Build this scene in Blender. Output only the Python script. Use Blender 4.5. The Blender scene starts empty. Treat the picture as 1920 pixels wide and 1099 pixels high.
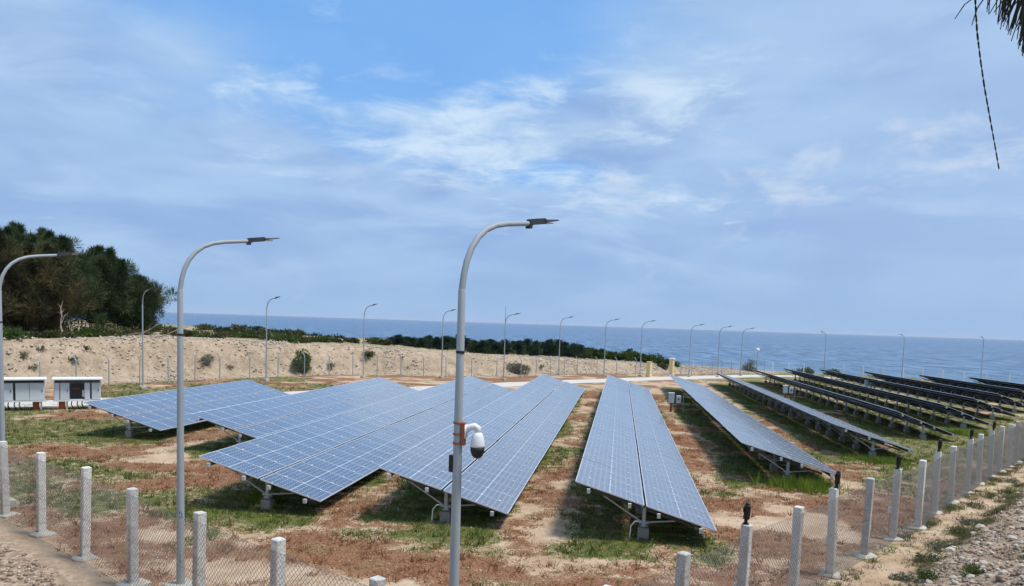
import bpy, math, random
import numpy as np
from mathutils import Vector, Matrix

random.seed(7)
RNG = np.random.default_rng(11)
SC = bpy.context.scene
COL = SC.collection

# ------------------------------------------------------------------ camera
F_PX, W_PX = 1442.0, 1920.0
ROLL, PITCH = math.atan(0.0327), math.atan((720 - 606) / F_PX)
cam_d = bpy.data.cameras.new('camera')
cam = bpy.data.objects.new('camera', cam_d)
COL.objects.link(cam)
cam_d.sensor_width = 36.0
cam_d.lens = F_PX / W_PX * 36.0
cam_d.shift_y = (720 - 549.5) / W_PX
cam_d.clip_start = 0.1
cam_d.clip_end = 90000
fw = Vector((0, math.cos(PITCH), -math.sin(PITCH)))
u0 = Vector((0, math.sin(PITCH), math.cos(PITCH)))
r0 = Vector((1, 0, 0))
rt = math.cos(ROLL) * r0 + math.sin(ROLL) * u0
up = math.cos(ROLL) * u0 - math.sin(ROLL) * r0
CAM_Z = 6.0
cam.matrix_world = Matrix(((rt.x, up.x, -fw.x, 0), (rt.y, up.y, -fw.y, 0), (rt.z, up.z, -fw.z, CAM_Z), (0, 0, 0, 1)))
SC.camera = cam

# ------------------------------------------------------------------ light
SUN_EL, SUN_AZ = math.radians(66), math.radians(102)      # azimuth from +Y towards +X
SUN_STRENGTH, SUN_ANGLE = 2.8, 12.0
EXPOSURE = 0.5
sun_d = bpy.data.lights.new('sun', 'SUN')
sun = bpy.data.objects.new('sun', sun_d)
COL.objects.link(sun)
sun_d.energy = SUN_STRENGTH
sun_d.angle = math.radians(SUN_ANGLE)
sun_d.color = (1.0, 0.95, 0.88)
sdir = Vector((math.sin(SUN_AZ) * math.cos(SUN_EL), math.cos(SUN_AZ) * math.cos(SUN_EL), math.sin(SUN_EL)))
sun.rotation_euler = sdir.to_track_quat('Z', 'Y').to_euler()
sun.location = sdir * 200

SC.view_settings.view_transform = 'Standard'
SC.view_settings.look = 'None'
SC.view_settings.gamma = 1.0
SC.view_settings.exposure = EXPOSURE
SC.view_settings.use_curve_mapping = False

# ------------------------------------------------------------------ node helpers
class N:
    """tiny node-tree writer"""
    def __init__(self, tree):
        self.t = tree
    def node(self, typ, **kw):
        n = self.t.nodes.new(typ)
        for k, v in kw.items():
            setattr(n, k, v)
        return n
    def put(self, sock, v):
        if isinstance(v, bpy.types.NodeSocket):
            self.t.links.new(v, sock)
        else:
            sock.default_value = v
    def math(self, op, a, b=0.0, c=0.0, clamp=False):
        n = self.node('ShaderNodeMath', operation=op, use_clamp=clamp)
        self.put(n.inputs[0], a); self.put(n.inputs[1], b); self.put(n.inputs[2], c)
        return n.outputs[0]
    def mix(self, f, a, b, blend='MIX'):
        n = self.node('ShaderNodeMix', data_type='RGBA', blend_type=blend)
        self.put(n.inputs[0], f)
        self.put(n.inputs[6], a if isinstance(a, bpy.types.NodeSocket) else (*a[:3], 1))
        self.put(n.inputs[7], b if isinstance(b, bpy.types.NodeSocket) else (*b[:3], 1))
        return n.outputs[2]
    def noise(self, vec, scale, detail=4, rough=0.55, dist=0.0):
        n = self.node('ShaderNodeTexNoise')
        if vec is not None:
            self.put(n.inputs['Vector'], vec)
        n.inputs['Scale'].default_value = scale
        n.inputs['Detail'].default_value = detail
        n.inputs['Roughness'].default_value = rough
        n.inputs['Distortion'].default_value = dist
        return n.outputs['Fac']
    def step(self, v, lo, hi, a=0.0, b=1.0):
        n = self.node('ShaderNodeMapRange', interpolation_type='SMOOTHSTEP')
        self.put(n.inputs[0], v)
        n.inputs[1].default_value = lo; n.inputs[2].default_value = hi
        n.inputs[3].default_value = a; n.inputs[4].default_value = b
        return n.outputs[0]
    def comb(self, x, y, z=0.0):
        n = self.node('ShaderNodeCombineXYZ')
        self.put(n.inputs[0], x); self.put(n.inputs[1], y); self.put(n.inputs[2], z)
        return n.outputs[0]
    def sep(self, v):
        n = self.node('ShaderNodeSeparateXYZ')
        self.put(n.inputs[0], v)
        return n.outputs
    def bump(self, h, strength, dist):
        n = self.node('ShaderNodeBump')
        n.inputs['Strength'].default_value = strength
        n.inputs['Distance'].default_value = dist
        self.put(n.inputs['Height'], h)
        return n.outputs[0]

def new_mat(name):
    m = bpy.data.materials.new(name)
    m.use_nodes = True
    b = m.node_tree.nodes['Principled BSDF']
    return m, N(m.node_tree), b

# ------------------------------------------------------------------ world: sky and high thin cloud
world = bpy.data.worlds.new('World')
SC.world = world
world.use_nodes = True
wt = world.node_tree
wt.nodes.clear()
w = N(wt)
sky = w.node('ShaderNodeTexSky', sky_type='NISHITA')
sky.sun_disc = False
sky.sun_elevation = SUN_EL
sky.sun_rotation = SUN_AZ
sky.air_density = 1.0
sky.dust_density = 1.0
sky.ozone_density = 2.0
BG = 0.1
K = 1.0 / (BG * 2 ** EXPOSURE)
def skyc(r, g, b):
    lin = lambda c: ((c / 255 + 0.055) / 1.055) ** 2.4
    return (lin(r) * K, lin(g) * K, lin(b) * K)
tc = w.node('ShaderNodeTexCoord')
dx, dy, dz = w.sep(tc.outputs['Generated'])
az = w.math('ARCTAN2', dx, dy)
el = w.math('ARCSINE', dz)
zz = w.math('ADD', w.math('MAXIMUM', dz, 0.0), 0.10)
px = w.math('DIVIDE', dx, zz)
py = w.math('DIVIDE', dy, zz)
plane = w.comb(px, py, 0.0)
def blob(ca, ce, ra, re):
    a = w.math('DIVIDE', w.math('SUBTRACT', az, ca), ra)
    e = w.math('DIVIDE', w.math('SUBTRACT', el, ce), re)
    q = w.math('ADD', w.math('MULTIPLY', a, a), w.math('MULTIPLY', e, e))
    return w.math('EXPONENT', w.math('MULTIPLY', q, -1.0))
n_mid = w.noise(plane, 1.3, 7, 0.6, 0.7)
n_fine = w.noise(w.comb(w.math('MULTIPLY', px, 1.7), w.math('MULTIPLY', py, 1.7), 8.4), 1.7, 9, 0.6, 0.35)
n_puff = w.noise(w.comb(w.math('MULTIPLY', az, 2.2), w.math('MULTIPLY', el, 4.6), 6.0), 5.0, 7, 0.58, 0.4)
n_soft = w.noise(w.comb(w.math('MULTIPLY', az, 1.8), w.math('MULTIPLY', el, 6.0), 1.0), 2.2, 5, 0.5, 0.4)
n_haze = w.noise(w.comb(w.math('MULTIPLY', az, 1.6), w.math('MULTIPLY', el, 5.0), 4.0), 3.6, 6, 0.55, 0.5)
base = w.mix(w.step(n_soft, 0.33, 0.66), skyc(147, 179, 226), skyc(169, 201, 238))
base = w.mix(w.step(n_haze, 0.46, 0.72, 0.0, 0.8), base, skyc(182, 210, 242))
base = w.mix(w.step(az, 0.05, 0.55, 0.0, 0.45), base, skyc(173, 200, 235))
base = w.mix(w.step(el, 0.0, 0.13, 0.8, 0.0), base, skyc(159, 190, 227))
blue_n = w.mix(0.88, sky.outputs[0], skyc(116, 178, 246))
hole = w.math('ADD', w.math('MULTIPLY', blob(-0.16, 0.405, 0.34, 0.095), 0.95),
              w.math('ADD', w.math('MULTIPLY', blob(0.03, 0.19, 0.11, 0.022), 0.55),
                     w.math('ADD', w.math('MULTIPLY', blob(-0.20, 0.265, 0.22, 0.08), 0.52),
                            w.math('ADD', w.math('MULTIPLY', blob(-0.04, 0.315, 0.16, 0.05), 0.4), w.math('MULTIPLY', blob(-0.5, 0.41, 0.2, 0.06), 0.5)))))
hole = w.math('ADD', hole, w.math('MULTIPLY', w.math('SUBTRACT', n_mid, 0.5), 1.1))
hole = w.step(hole, 0.10, 0.80)
c1 = w.mix(w.math('MULTIPLY', hole, 0.85), base, blue_n)
wis = w.math('ADD', w.math('MULTIPLY', blob(-0.09, 0.245, 0.30, 0.085), 1.05),
             w.math('ADD', w.math('MULTIPLY', blob(0.24, 0.315, 0.16, 0.055), 0.7), w.math('MULTIPLY', blob(0.16, 0.155, 0.17, 0.035), 0.6)))
wis = w.math('ADD', w.math('MULTIPLY', wis, 0.75), w.math('MULTIPLY', w.math('SUBTRACT', n_fine, 0.57), 2.3))
wis = w.step(wis, 0.22, 0.92)
c2 = w.mix(w.math('MULTIPLY', wis, 0.9), c1, skyc(211, 232, 251))
puf = w.math('ADD', w.math('MULTIPLY', w.math('ADD', blob(0.50, 0.205, 0.26, 0.05), w.math('MULTIPLY', blob(0.2, 0.15, 0.3, 0.05), 0.7)), 0.55), w.math('MULTIPLY', w.math('SUBTRACT', n_puff, 0.56), 2.4))
puf = w.step(puf, 0.24, 0.85)
c2 = w.mix(w.math('MULTIPLY', puf, 0.75), c2, skyc(207, 222, 243))
bgn = w.node('ShaderNodeBackground')
w.put(bgn.inputs['Color'], c2)
bgn.inputs['Strength'].default_value = BG
wo = w.node('ShaderNodeOutputWorld')
wt.links.new(bgn.outputs[0], wo.inputs['Surface'])

# ------------------------------------------------------------------ layout of the site
DIR = np.array([0.139, 1.0]); DIR /= np.linalg.norm(DIR)     # along the rows of panels
NRM = np.array([DIR[1], -DIR[0]])                            # across them, to the right
ROW_ANGLE = -math.atan(0.139)
CORNER = np.array([0.1, 9.5])                                # corner of the near fence
FR = np.array([0.655, 0.756])                                # right run
FL = np.array([-0.768, 0.641])                               # left run

def sstep(x, a, b):
    t = np.clip((x - a) / (b - a), 0, 1)
    return t * t * (3 - 2 * t)

def lattice(ix, iy, seed):
    h = (ix.astype(np.int64) * 374761393 + iy.astype(np.int64) * 668265263 + seed * 1442695041) & 0xFFFFFFFF
    h = ((h ^ (h >> 13)) * 1274126177) & 0xFFFFFFFF
    return ((h ^ (h >> 16)) & 0xFFFF) / 65535.0

def vnoise(x, y, seed=0):
    ix, iy = np.floor(x), np.floor(y)
    fx, fy = x - ix, y - iy
    fx = fx * fx * (3 - 2 * fx); fy = fy * fy * (3 - 2 * fy)
    ix = ix.astype(int); iy = iy.astype(int)
    a, b = lattice(ix, iy, seed), lattice(ix + 1, iy, seed)
    c, d = lattice(ix, iy + 1, seed), lattice(ix + 1, iy + 1, seed)
    return (a * (1 - fx) + b * fx) * (1 - fy) + (c * (1 - fx) + d * fx) * fy

def fbm(x, y, scale, octv=4, seed=0):
    s, amp, tot = 0.0, 1.0, 0.0
    f = 1.0 / scale
    for o in range(octv):
        s = s + amp * vnoise(x * f + 17.3 * o, y * f - 9.1 * o, seed + o)
        tot += amp; amp *= 0.55; f *= 2.03
    return s / tot

def poly_sd(x, y, pts):
    """signed distance to a polyline (positive on its left) and the running index along it"""
    best = np.full(x.shape, 1e9); sgn = np.zeros(x.shape); par = np.zeros(x.shape)
    for i in range(len(pts) - 1):
        ax, ay = pts[i]; bx, by = pts[i + 1]
        ex, ey = bx - ax, by - ay
        L2 = ex * ex + ey * ey
        t = np.clip(((x - ax) * ex + (y - ay) * ey) / L2, 0, 1)
        qx, qy = x - ax - t * ex, y - ay - t * ey
        dd = np.hypot(qx, qy)
        cr = ex * (y - ay) - ey * (x - ax)
        m = dd < best - 1e-9
        best = np.where(m, dd, best); sgn = np.where(m, np.sign(cr), sgn); par = np.where(m, i + t, par)
    return best * sgn, par

BANK = [(-140, -60), (-70, 20), (-47, 42), (-37.5, 54), (-28, 70), (-18, 83), (-8, 88), (0, 92), (8, 102.5), (22, 111), (34, 122), (46, 136), (56, 147)]
BANK_H = np.array([3.6, 3.6, 3.6, 3.5, 3.5, 2.9, 2.45, 2.2, 1.9, 1.25, 0.7, 0.1, 0.0])
COAST = [(-900, 700), (-120, 215), (-40, 165), (5, 146), (40, 141), (58, 140), (70, 135), (82, 119), (101, 93), (165, 10), (420, -300)]

def height(x, y):
    x = np.asarray(x, float); y = np.asarray(y, float)
    n = x * NRM[0] + y * NRM[1]; s = x * DIR[0] + y * DIR[1]
    z = -0.02 * np.clip(n - 2, 0, 33) - 0.006 * np.clip(s - 25, 0, 130) * sstep(n, -40, -10)
    # bank under the photographer, outside the near fence
    rx, ry = x - CORNER[0], y - CORNER[1]
    dR = rx * FR[1] - ry * FR[0]
    dL = -rx * FL[1] + ry * FL[0]
    dL = -(rx * 0.641 + ry * 0.768)
    def bank(e, e0, g):
        return g * np.clip(e - e0, 0, 2.6) + (4.4 - g * 2.6) * sstep(e, e0 + 2.4, e0 + 5.6)
    hb = np.maximum(bank(dR, 1.35, 0.40), bank(dL, 2.4, 0.20))
    e = np.maximum(dR, dL)
    z = z + hb + np.where(e > 1.2, (fbm(x, y, 1.1, 4, 5) - 0.5) * 0.34 * sstep(e, 1.6, 3.2), 0)
    # cut bank behind the site
    sd, par = poly_sd(x, y, BANK)
    bh = np.interp(par, np.arange(len(BANK)), BANK_H)
    edge = (fbm(x, y, 7.0, 4, 21) - 0.5) * 3.0
    rise = sstep(sd + edge, 0.0, 5.2)
    z = z + bh * rise + rise * (fbm(x, y, 2.3, 4, 31) - 0.5) * 0.45 * sstep(bh, 0.2, 1.0)
    z = z + rise * (1 - sstep(sd, 4, 8)) * (fbm(x, y, 0.8, 3, 41) - 0.5) * 0.35
    z = z - (rise * (1 - rise) * 4) * bh * 0.22 * sstep(fbm(par * 9.0, sd * 0.12, 1.0, 3, 201), 0.45, 0.7)
    # fine unevenness of the site
    near = sstep(np.hypot(x, y), 120, 60)
    z = z + near * (fbm(x, y, 3.0, 3, 51) - 0.5) * 0.10
    # coast
    cd, _ = poly_sd(x, y, COAST)
    cd = cd + (fbm(x, y, 14, 3, 61) - 0.5) * 8
    z = z - 0.16 * np.clip(cd, 0, 45)
    return z

def gz(x, y):
    return float(height(np.array([x]), np.array([y]))[0])

def ns(n, s):
    p = NRM * n + DIR * s
    return float(p[0]), float(p[1])

ORD = ['leftmost'] + [q + ' from left' for q in ('second third fourth fifth sixth seventh eighth ninth tenth eleventh twelfth thirteenth fourteenth fifteenth sixteenth seventeenth eighteenth nineteenth twentieth twenty-first twenty-second twenty-third twenty-fourth twenty-fifth twenty-sixth').split()]
# ------------------------------------------------------------------ object helpers
def tag(o, label=None, cat=None, group=None, kind=None):
    if label: o['label'] = label
    if cat: o['category'] = cat
    if group: o['group'] = group
    if kind: o['kind'] = kind
    return o

def empty(name, loc, rz=0.0):
    o = bpy.data.objects.new(name, None)
    o.empty_display_size = 0.2
    o.location = loc
    o.rotation_euler = (0, 0, rz)
    COL.objects.link(o)
    return o

def link(name, me, parent=None, loc=None, rot=None):
    o = bpy.data.objects.new(name, me)
    COL.objects.link(o)
    if parent is not None: o.parent = parent
    if loc is not None: o.location = loc
    if rot is not None: o.rotation_euler = rot
    return o

def copy_tree(o, parent=None):
    c = o.copy()
    COL.objects.link(c)
    c.parent = parent
    for ch in o.children:
        copy_tree(ch, c)
    return c

class MB:
    def __init__(self):
        self.v = []; self.f = []; self.m = []
    def face(self, idx, mat=0):
        self.f.append(tuple(idx)); self.m.append(mat)
    def hexa(self, p, mat=0):
        """eight corners: bottom four counter-clockwise, then top four"""
        b = len(self.v)
        self.v += [tuple(q) for q in p]
        for q in ((0, 3, 2, 1), (4, 5, 6, 7), (0, 1, 5, 4), (1, 2, 6, 5), (2, 3, 7, 6), (3, 0, 4, 7)):
            self.face([b + i for i in q], mat)
    def box(self, c, s, mat=0, taper=1.0):
        cx, cy, cz = c; sx, sy, sz = s[0] / 2, s[1] / 2, s[2] / 2
        p = [(cx + a * sx, cy + b * sy, cz - sz) for a, b in ((-1, -1), (1, -1), (1, 1), (-1, 1))]
        p += [(cx + a * sx * taper, cy + b * sy * taper, cz + sz) for a, b in ((-1, -1), (1, -1), (1, 1), (-1, 1))]
        self.hexa(p, mat)
    def cbox(self, c, s, ch=0.01, mat=0):
        """box with chamfered vertical and top edges"""
        cx, cy, cz = c; sx, sy, sz = s[0] / 2, s[1] / 2, s[2] / 2
        def ring(ix, z):
            a, b = sx - ix, sy - ix
            return [(cx - a + ch, cy - b, z), (cx + a - ch, cy - b, z), (cx + a, cy - b + ch, z), (cx + a, cy + b - ch, z),
                    (cx + a - ch, cy + b, z), (cx - a + ch, cy + b, z), (cx - a, cy + b - ch, z), (cx - a, cy - b + ch, z)]
        rings = [ring(0, cz - sz), ring(0, cz + sz - ch), ring(ch, cz + sz)]
        b0 = len(self.v)
        for r in rings: self.v += r
        for k in range(2):
            for i in range(8):
                j = (i + 1) % 8
                self.face((b0 + k * 8 + i, b0 + k * 8 + j, b0 + k * 8 + 8 + j, b0 + k * 8 + 8 + i), mat)
        self.face([b0 + 16 + i for i in range(8)], mat)
        self.face([b0 + 7 - i for i in range(8)], mat)
    def tube(self, pts, rad, seg=8, mat=0, cap=True):
        pts = [Vector(p) for p in pts]
        n = len(pts)
        if not hasattr(rad, '__len__'): rad = [rad] * n
        ref = None
        b0 = len(self.v)
        for i, p in enumerate(pts):
            t = (pts[min(i + 1, n - 1)] - pts[max(i - 1, 0)]).normalized()
            if ref is None:
                ref = Vector((1, 0, 0)) if abs(t.x) < 0.8 else Vector((0, 1, 0))
            u = (ref - t * ref.dot(t)).normalized()
            ref = u
            w_ = t.cross(u)
            for k in range(seg):
                a = 2 * math.pi * (k + 0.5) / seg
                q = p + (u * math.cos(a) + w_ * math.sin(a)) * rad[i]
                self.v.append(tuple(q))
        for i in range(n - 1):
            for k in range(seg):
                j = (k + 1) % seg
                self.face((b0 + i * seg + k, b0 + i * seg + j, b0 + (i + 1) * seg + j, b0 + (i + 1) * seg + k), mat)
        if cap:
            self.face([b0 + seg - 1 - k for k in range(seg)], mat)
            self.face([b0 + (n - 1) * seg + k for k in range(seg)], mat)
    def lathe(self, prof, seg=16, mat=0, c=(0, 0, 0)):
        b0 = len(self.v)
        for r, z in prof:
            for k in range(seg):
                a = 2 * math.pi * k / seg
                self.v.append((c[0] + r * math.cos(a), c[1] + r * math.sin(a), c[2] + z))
        for i in range(len(prof) - 1):
            for k in range(seg):
                j = (k + 1) % seg
                self.face((b0 + i * seg + k, b0 + i * seg + j, b0 + (i + 1) * seg + j, b0 + (i + 1) * seg + k), mat)
        self.face([b0 + seg - 1 - k for k in range(seg)], mat)
        self.face([b0 + (len(prof) - 1) * seg + k for k in range(seg)], mat)
    def mesh(self, name, mats, smooth=False):
        me = bpy.data.meshes.new(name)
        me.from_pydata(self.v, [], self.f)
        if not isinstance(mats, (list, tuple)): mats = [mats]
        for m in mats: me.materials.append(m)
        if len(mats) > 1:
            me.polygons.foreach_set('material_index', self.m)
        if smooth:
            me.polygons.foreach_set('use_smooth', [True] * len(self.f))
        me.update()
        return me

def np_mesh(name, verts, faces, mat, smooth=False):
    """verts (n,3), faces (m,k) numpy -> mesh, fast"""
    me = bpy.data.meshes.new(name)
    nv, (nf, k) = len(verts), faces.shape
    me.vertices.add(nv); me.vertices.foreach_set('co', np.asarray(verts, np.float32).ravel())
    me.loops.add(nf * k); me.loops.foreach_set('vertex_index', np.asarray(faces, np.int32).ravel())
    me.polygons.add(nf)
    me.polygons.foreach_set('loop_start', np.arange(0, nf * k, k, dtype=np.int32))
    me.polygons.foreach_set('loop_total', np.full(nf, k, np.int32))
    if smooth: me.polygons.foreach_set('use_smooth', np.ones(nf, bool))
    me.materials.append(mat)
    me.update(calc_edges=True)
    return me

# ------------------------------------------------------------------ materials
def mat_plain(name, col, rough=0.6, metal=0.0, var=0.12, scale=6.0, bump=0.0, spec=0.4, speck=0.0):
    m, g, b = new_mat(name)
    tcn = g.node('ShaderNodeTexCoord')
    nz = g.noise(tcn.outputs['Object'], scale, 5, 0.6)
    oi = g.node('ShaderNodeObjectInfo')
    f = g.math('ADD', g.math('MULTIPLY', g.math('SUBTRACT', nz, 0.5), 2 * var),
               g.math('MULTIPLY', g.math('SUBTRACT', oi.outputs['Random'], 0.5), var * 0.8))
    f = g.math('ADD', f, 1.0)
    mul = g.node('ShaderNodeVectorMath', operation='SCALE')
    mul.inputs[0].default_value = col
    g.put(mul.inputs['Scale'], f)
    c = mul.outputs[0]
    if speck:
        sp = g.noise(tcn.outputs['Object'], scale * 9, 2, 0.5)
        c = g.mix(g.math('MULTIPLY', g.step(sp, 0.56, 0.66), speck), c, tuple(k * 0.35 for k in col))
    g.put(b.inputs['Base Color'], c)
    b.inputs['Roughness'].default_value = rough
    b.inputs['Metallic'].default_value = metal
    b.inputs['Specular IOR Level'].default_value = spec
    if bump:
        g.put(b.inputs['Normal'], g.bump(g.noise(tcn.outputs['Object'], scale * 4, 4, 0.6), 0.5, bump))
    return m

M = {}
M['galv'] = mat_plain('galvanised_steel', (0.32, 0.355, 0.375), 0.65, 0.05, 0.10, 5)
M['steel_white'] = mat_plain('pale_steel', (0.50, 0.53, 0.54), 0.5, 0.2, 0.10, 5)
M['purlin'] = mat_plain('shaded_galvanised', (0.11, 0.12, 0.13), 0.6, 0.2, 0.10, 5)  # purlins and rafters: steel darkened to stand for shade under the panels
M['alu'] = mat_plain('frame_aluminium', (0.72, 0.74, 0.77), 0.38, 0.4, 0.04, 4)
M['concrete'] = mat_plain('post_concrete', (0.60, 0.59, 0.555), 0.92, 0, 0.6, 4, 0.05, 0.2, 0.75)
M['footing'] = mat_plain('footing_concrete', (0.46, 0.43, 0.37), 0.95, 0, 0.4, 6, 0.03, 0.2, 0.5)
M['road'] = mat_plain('road_concrete', (0.52, 0.49, 0.44), 0.9, 0, 0.10, 0.35, 0.01, 0.2)
M['black'] = mat_plain('black_plastic', (0.012, 0.012, 0.013), 0.4, 0, 0.1, 5)
M['lamp'] = mat_plain('lamp_grey', (0.035, 0.037, 0.04), 0.5, 0.2, 0.1, 6)
M['lens'] = mat_plain('lamp_lens', (0.35, 0.35, 0.33), 0.2, 0, 0.05, 6)
M['white'] = mat_plain('white_paint', (0.72, 0.74, 0.74), 0.45, 0, 0.06, 3)
M['cabgrey'] = mat_plain('cabinet_paint', (0.58, 0.63, 0.66), 0.5, 0, 0.07, 2.5)
M['rust'] = mat_plain('rusty_orange', (0.32, 0.10, 0.03), 0.8, 0, 0.25, 9)
M['brick'] = mat_plain('red_oxide_steel', (0.30, 0.085, 0.04), 0.8, 0, 0.2, 6)
M['orange'] = mat_plain('orange_conduit', (0.62, 0.16, 0.05), 0.55, 0, 0.1, 6)
M['yellow'] = mat_plain('cream_yellow_plaster', (0.72, 0.58, 0.28), 0.85, 0, 0.08, 3)
M['back'] = mat_plain('module_back_shade', (0.016, 0.018, 0.024), 0.9, 0, 0.06, 3, 0, 0.05)  # pale backsheet coloured near black, the underside shade put into the colour
M['wire'] = mat_plain('fence_wire', (0.24, 0.235, 0.23), 0.6, 0.1, 0.1, 2)
M['blue'] = mat_plain('blue_paint', (0.02, 0.04, 0.30), 0.6, 0, 0.1, 8)
M['bark'] = mat_plain('bark', (0.10, 0.075, 0.055), 0.95, 0, 0.3, 5, 0.03, 0.1)
M['deadwood'] = mat_plain('dead_wood', (0.34, 0.29, 0.25), 0.95, 0, 0.25, 6, 0.02, 0.1)
M['stone'] = mat_plain('pale_stone', (0.52, 0.46, 0.385), 0.9, 0, 0.22, 5, 0.03, 0.2)
M['stone2'] = mat_plain('brown_stone', (0.28, 0.21, 0.155), 0.92, 0, 0.3, 5, 0.03, 0.2)

def mat_leaf(name, dark, light, scale=0.8, extra=None):
    m, g, b = new_mat(name)
    geo = g.node('ShaderNodeNewGeometry')
    nz = g.noise(geo.outputs['Position'], scale, 3, 0.6)
    c = g.mix(g.step(nz, 0.35, 0.68), dark, light)
    if extra:
        n2 = g.noise(geo.outputs['Position'], scale * 0.35, 3, 0.5)
        c = g.mix(g.step(n2, 0.52, 0.66), c, extra)
    g.put(b.inputs['Base Color'], c)
    b.inputs['Roughness'].default_value = 0.75
    b.inputs['Specular IOR Level'].default_value = 0.2
    tr = g.node('ShaderNodeBsdfTranslucent')
    g.put(tr.inputs['Color'], c)
    mx = g.node('ShaderNodeMixShader')
    mx.inputs[0].default_value = 0.22
    g.t.links.new(b.outputs[0], mx.inputs[1]); g.t.links.new(tr.outputs[0], mx.inputs[2])
    g.t.links.new(mx.outputs[0], g.t.nodes['Material Output'].inputs['Surface'])
    return m

M['casuarina'] = mat_leaf('casuarina_leaf', (0.022, 0.040, 0.016), (0.095, 0.135, 0.055), 0.6)
M['casuarina_brown'] = mat_leaf('casuarina_brown_leaf', (0.026, 0.034, 0.016), (0.125, 0.105, 0.045), 0.6)
M['pine'] = mat_leaf('dark_pine_leaf', (0.018, 0.040, 0.024), (0.055, 0.095, 0.050), 0.9)
M['shrub'] = mat_leaf('shrub_leaf', (0.035, 0.065, 0.015), (0.10, 0.15, 0.035), 1.2)
M['leafy'] = mat_leaf('bright_bush_leaf', (0.050, 0.100, 0.018), (0.15, 0.23, 0.045), 1.6)
M['scrub'] = mat_leaf('scrub_leaf', (0.045, 0.060, 0.022), (0.12, 0.13, 0.045), 0.7)
M['greyshrub'] = mat_leaf('grey_shrub_leaf', (0.09, 0.105, 0.07), (0.22, 0.23, 0.16), 1.4)
M['grass'] = mat_leaf('grass_leaf', (0.045, 0.075, 0.012), (0.125, 0.165, 0.028), 0.7, (0.16, 0.12, 0.04))
M['grassbright'] = mat_leaf('bright_grass_leaf', (0.10, 0.17, 0.015), (0.23, 0.30, 0.04), 0.8)
M['drycover'] = mat_leaf('dry_cover_leaf', (0.17, 0.065, 0.026), (0.34, 0.15, 0.065), 0.9, (0.22, 0.15, 0.06))
M['needle'] = mat_leaf('near_needles', (0.02, 0.022, 0.015), (0.05, 0.055, 0.035), 9)

# solar cells under glass
m, g, b = new_mat('solar_cells')
tcn = g.node('ShaderNodeTexCoord')
ox, oy, oz = g.sep(tcn.outputs['Object'])
def lines(coord, pitch, wid):
    fr = g.math('FRACT', g.math('ADD', g.math('DIVIDE', coord, pitch), 100.0))
    dd = g.math('ABSOLUTE', g.math('SUBTRACT', fr, 0.5))
    return g.math('GREATER_THAN', dd, 0.5 - wid / pitch / 2)
gap = g.math('MAXIMUM', lines(g.math('ADD', ox, 0.0), 0.164, 0.004), lines(g.math('ADD', oy, 0.0), 0.162, 0.004))
def frac_d(coord, pitch):
    fr = g.math('FRACT', g.math('ADD', g.math('DIVIDE', coord, pitch), 100.5))
    return g.math('MULTIPLY', g.math('ABSOLUTE', g.math('SUBTRACT', fr, 0.5)), pitch)
dia = g.math('LESS_THAN', g.math('ADD', frac_d(ox, 0.164), frac_d(oy, 0.162)), 0.028)
mid = g.math('LESS_THAN', g.math('ABSOLUTE', ox), 0.011)
oi = g.node('ShaderNodeObjectInfo')
cell = g.mix(oi.outputs['Random'], (0.008, 0.012, 0.028), (0.024, 0.031, 0.056))
cell = g.mix(g.math('MULTIPLY', gap, 0.45), cell, (0.30, 0.33, 0.38))
cell = g.mix(g.math('MULTIPLY', dia, 0.9), cell, (0.66, 0.69, 0.74))
cell = g.mix(mid, cell, (0.70, 0.73, 0.78))
dust = g.noise(tcn.outputs['Object'], 1.6, 4, 0.6)
cell = g.mix(g.math('ADD', g.math('MULTIPLY', g.step(dust, 0.35, 0.75), 0.12), 0.035), cell, (0.38, 0.39, 0.42))
g.put(b.inputs['Base Color'], cell)
b.inputs['Roughness'].default_value = 0.2
b.inputs['IOR'].default_value = 1.6
b.inputs['Specular IOR Level'].default_value = 0.5
b.inputs['Coat Weight'].default_value = 0.9
b.inputs['Sheen Weight'].default_value = 0.45
b.inputs['Sheen Roughness'].default_value = 0.45
b.inputs['Coat Roughness'].default_value = 0.12
M['cells'] = m

# ------------------------------------------------------------------ terrain sheet
def graded(pieces):
    out = [pieces[0][0]]
    for a, b_, st in pieces:
        k = max(1, int(round((b_ - a) / st)))
        out += list(np.linspace(a, b_, k + 1)[1:])
    return np.array(out)

gx = graded([(-3000, -600, 400), (-600, -150, 40), (-150, -60, 3), (-60, -36, 0.8), (-36, 34, 0.28), (34, 60, 0.6), (60, 110, 1.2), (110, 200, 5), (200, 800, 60), (800, 3000, 400)])
gy = graded([(-3000, -400, 400), (-400, -60, 30), (-60, -6, 2), (-6, 8, 0.5), (8, 48, 0.28), (48, 110, 0.55), (110, 160, 1.0), (160, 260, 5), (260, 900, 60)])
GX, GY = np.meshgrid(gx, gy)
fx_, fy_ = GX.ravel(), GY.ravel()
fz_ = height(fx_, fy_)
nx_, ny_ = len(gx), len(gy)
idx = np.arange(nx_ * ny_).reshape(ny_, nx_)
quads = np.stack([idx[:-1, :-1], idx[:-1, 1:], idx[1:, 1:], idx[1:, :-1]], -1).reshape(-1, 4)

ROWS = [  # across, near end, far end
    (-23.1, 33.1, 50.3), (-16.4, 31.0, 57.8), (-10.7, 21.8, 64.8), (-5.0, 21.8, 71.1), (0.88, 21.4, 75.0),
    (7.0, 31.8, 83.5), (13.2, 41.2, 96.0), (19.4, 51.4, 107.0), (25.6, 60.6, 118.0), (31.8, 70.0, 122.5),
    (38.0, 79.5, 122.0), (44.2, 88.5, 118.0), (50.4, 97.5, 116.0)]

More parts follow.
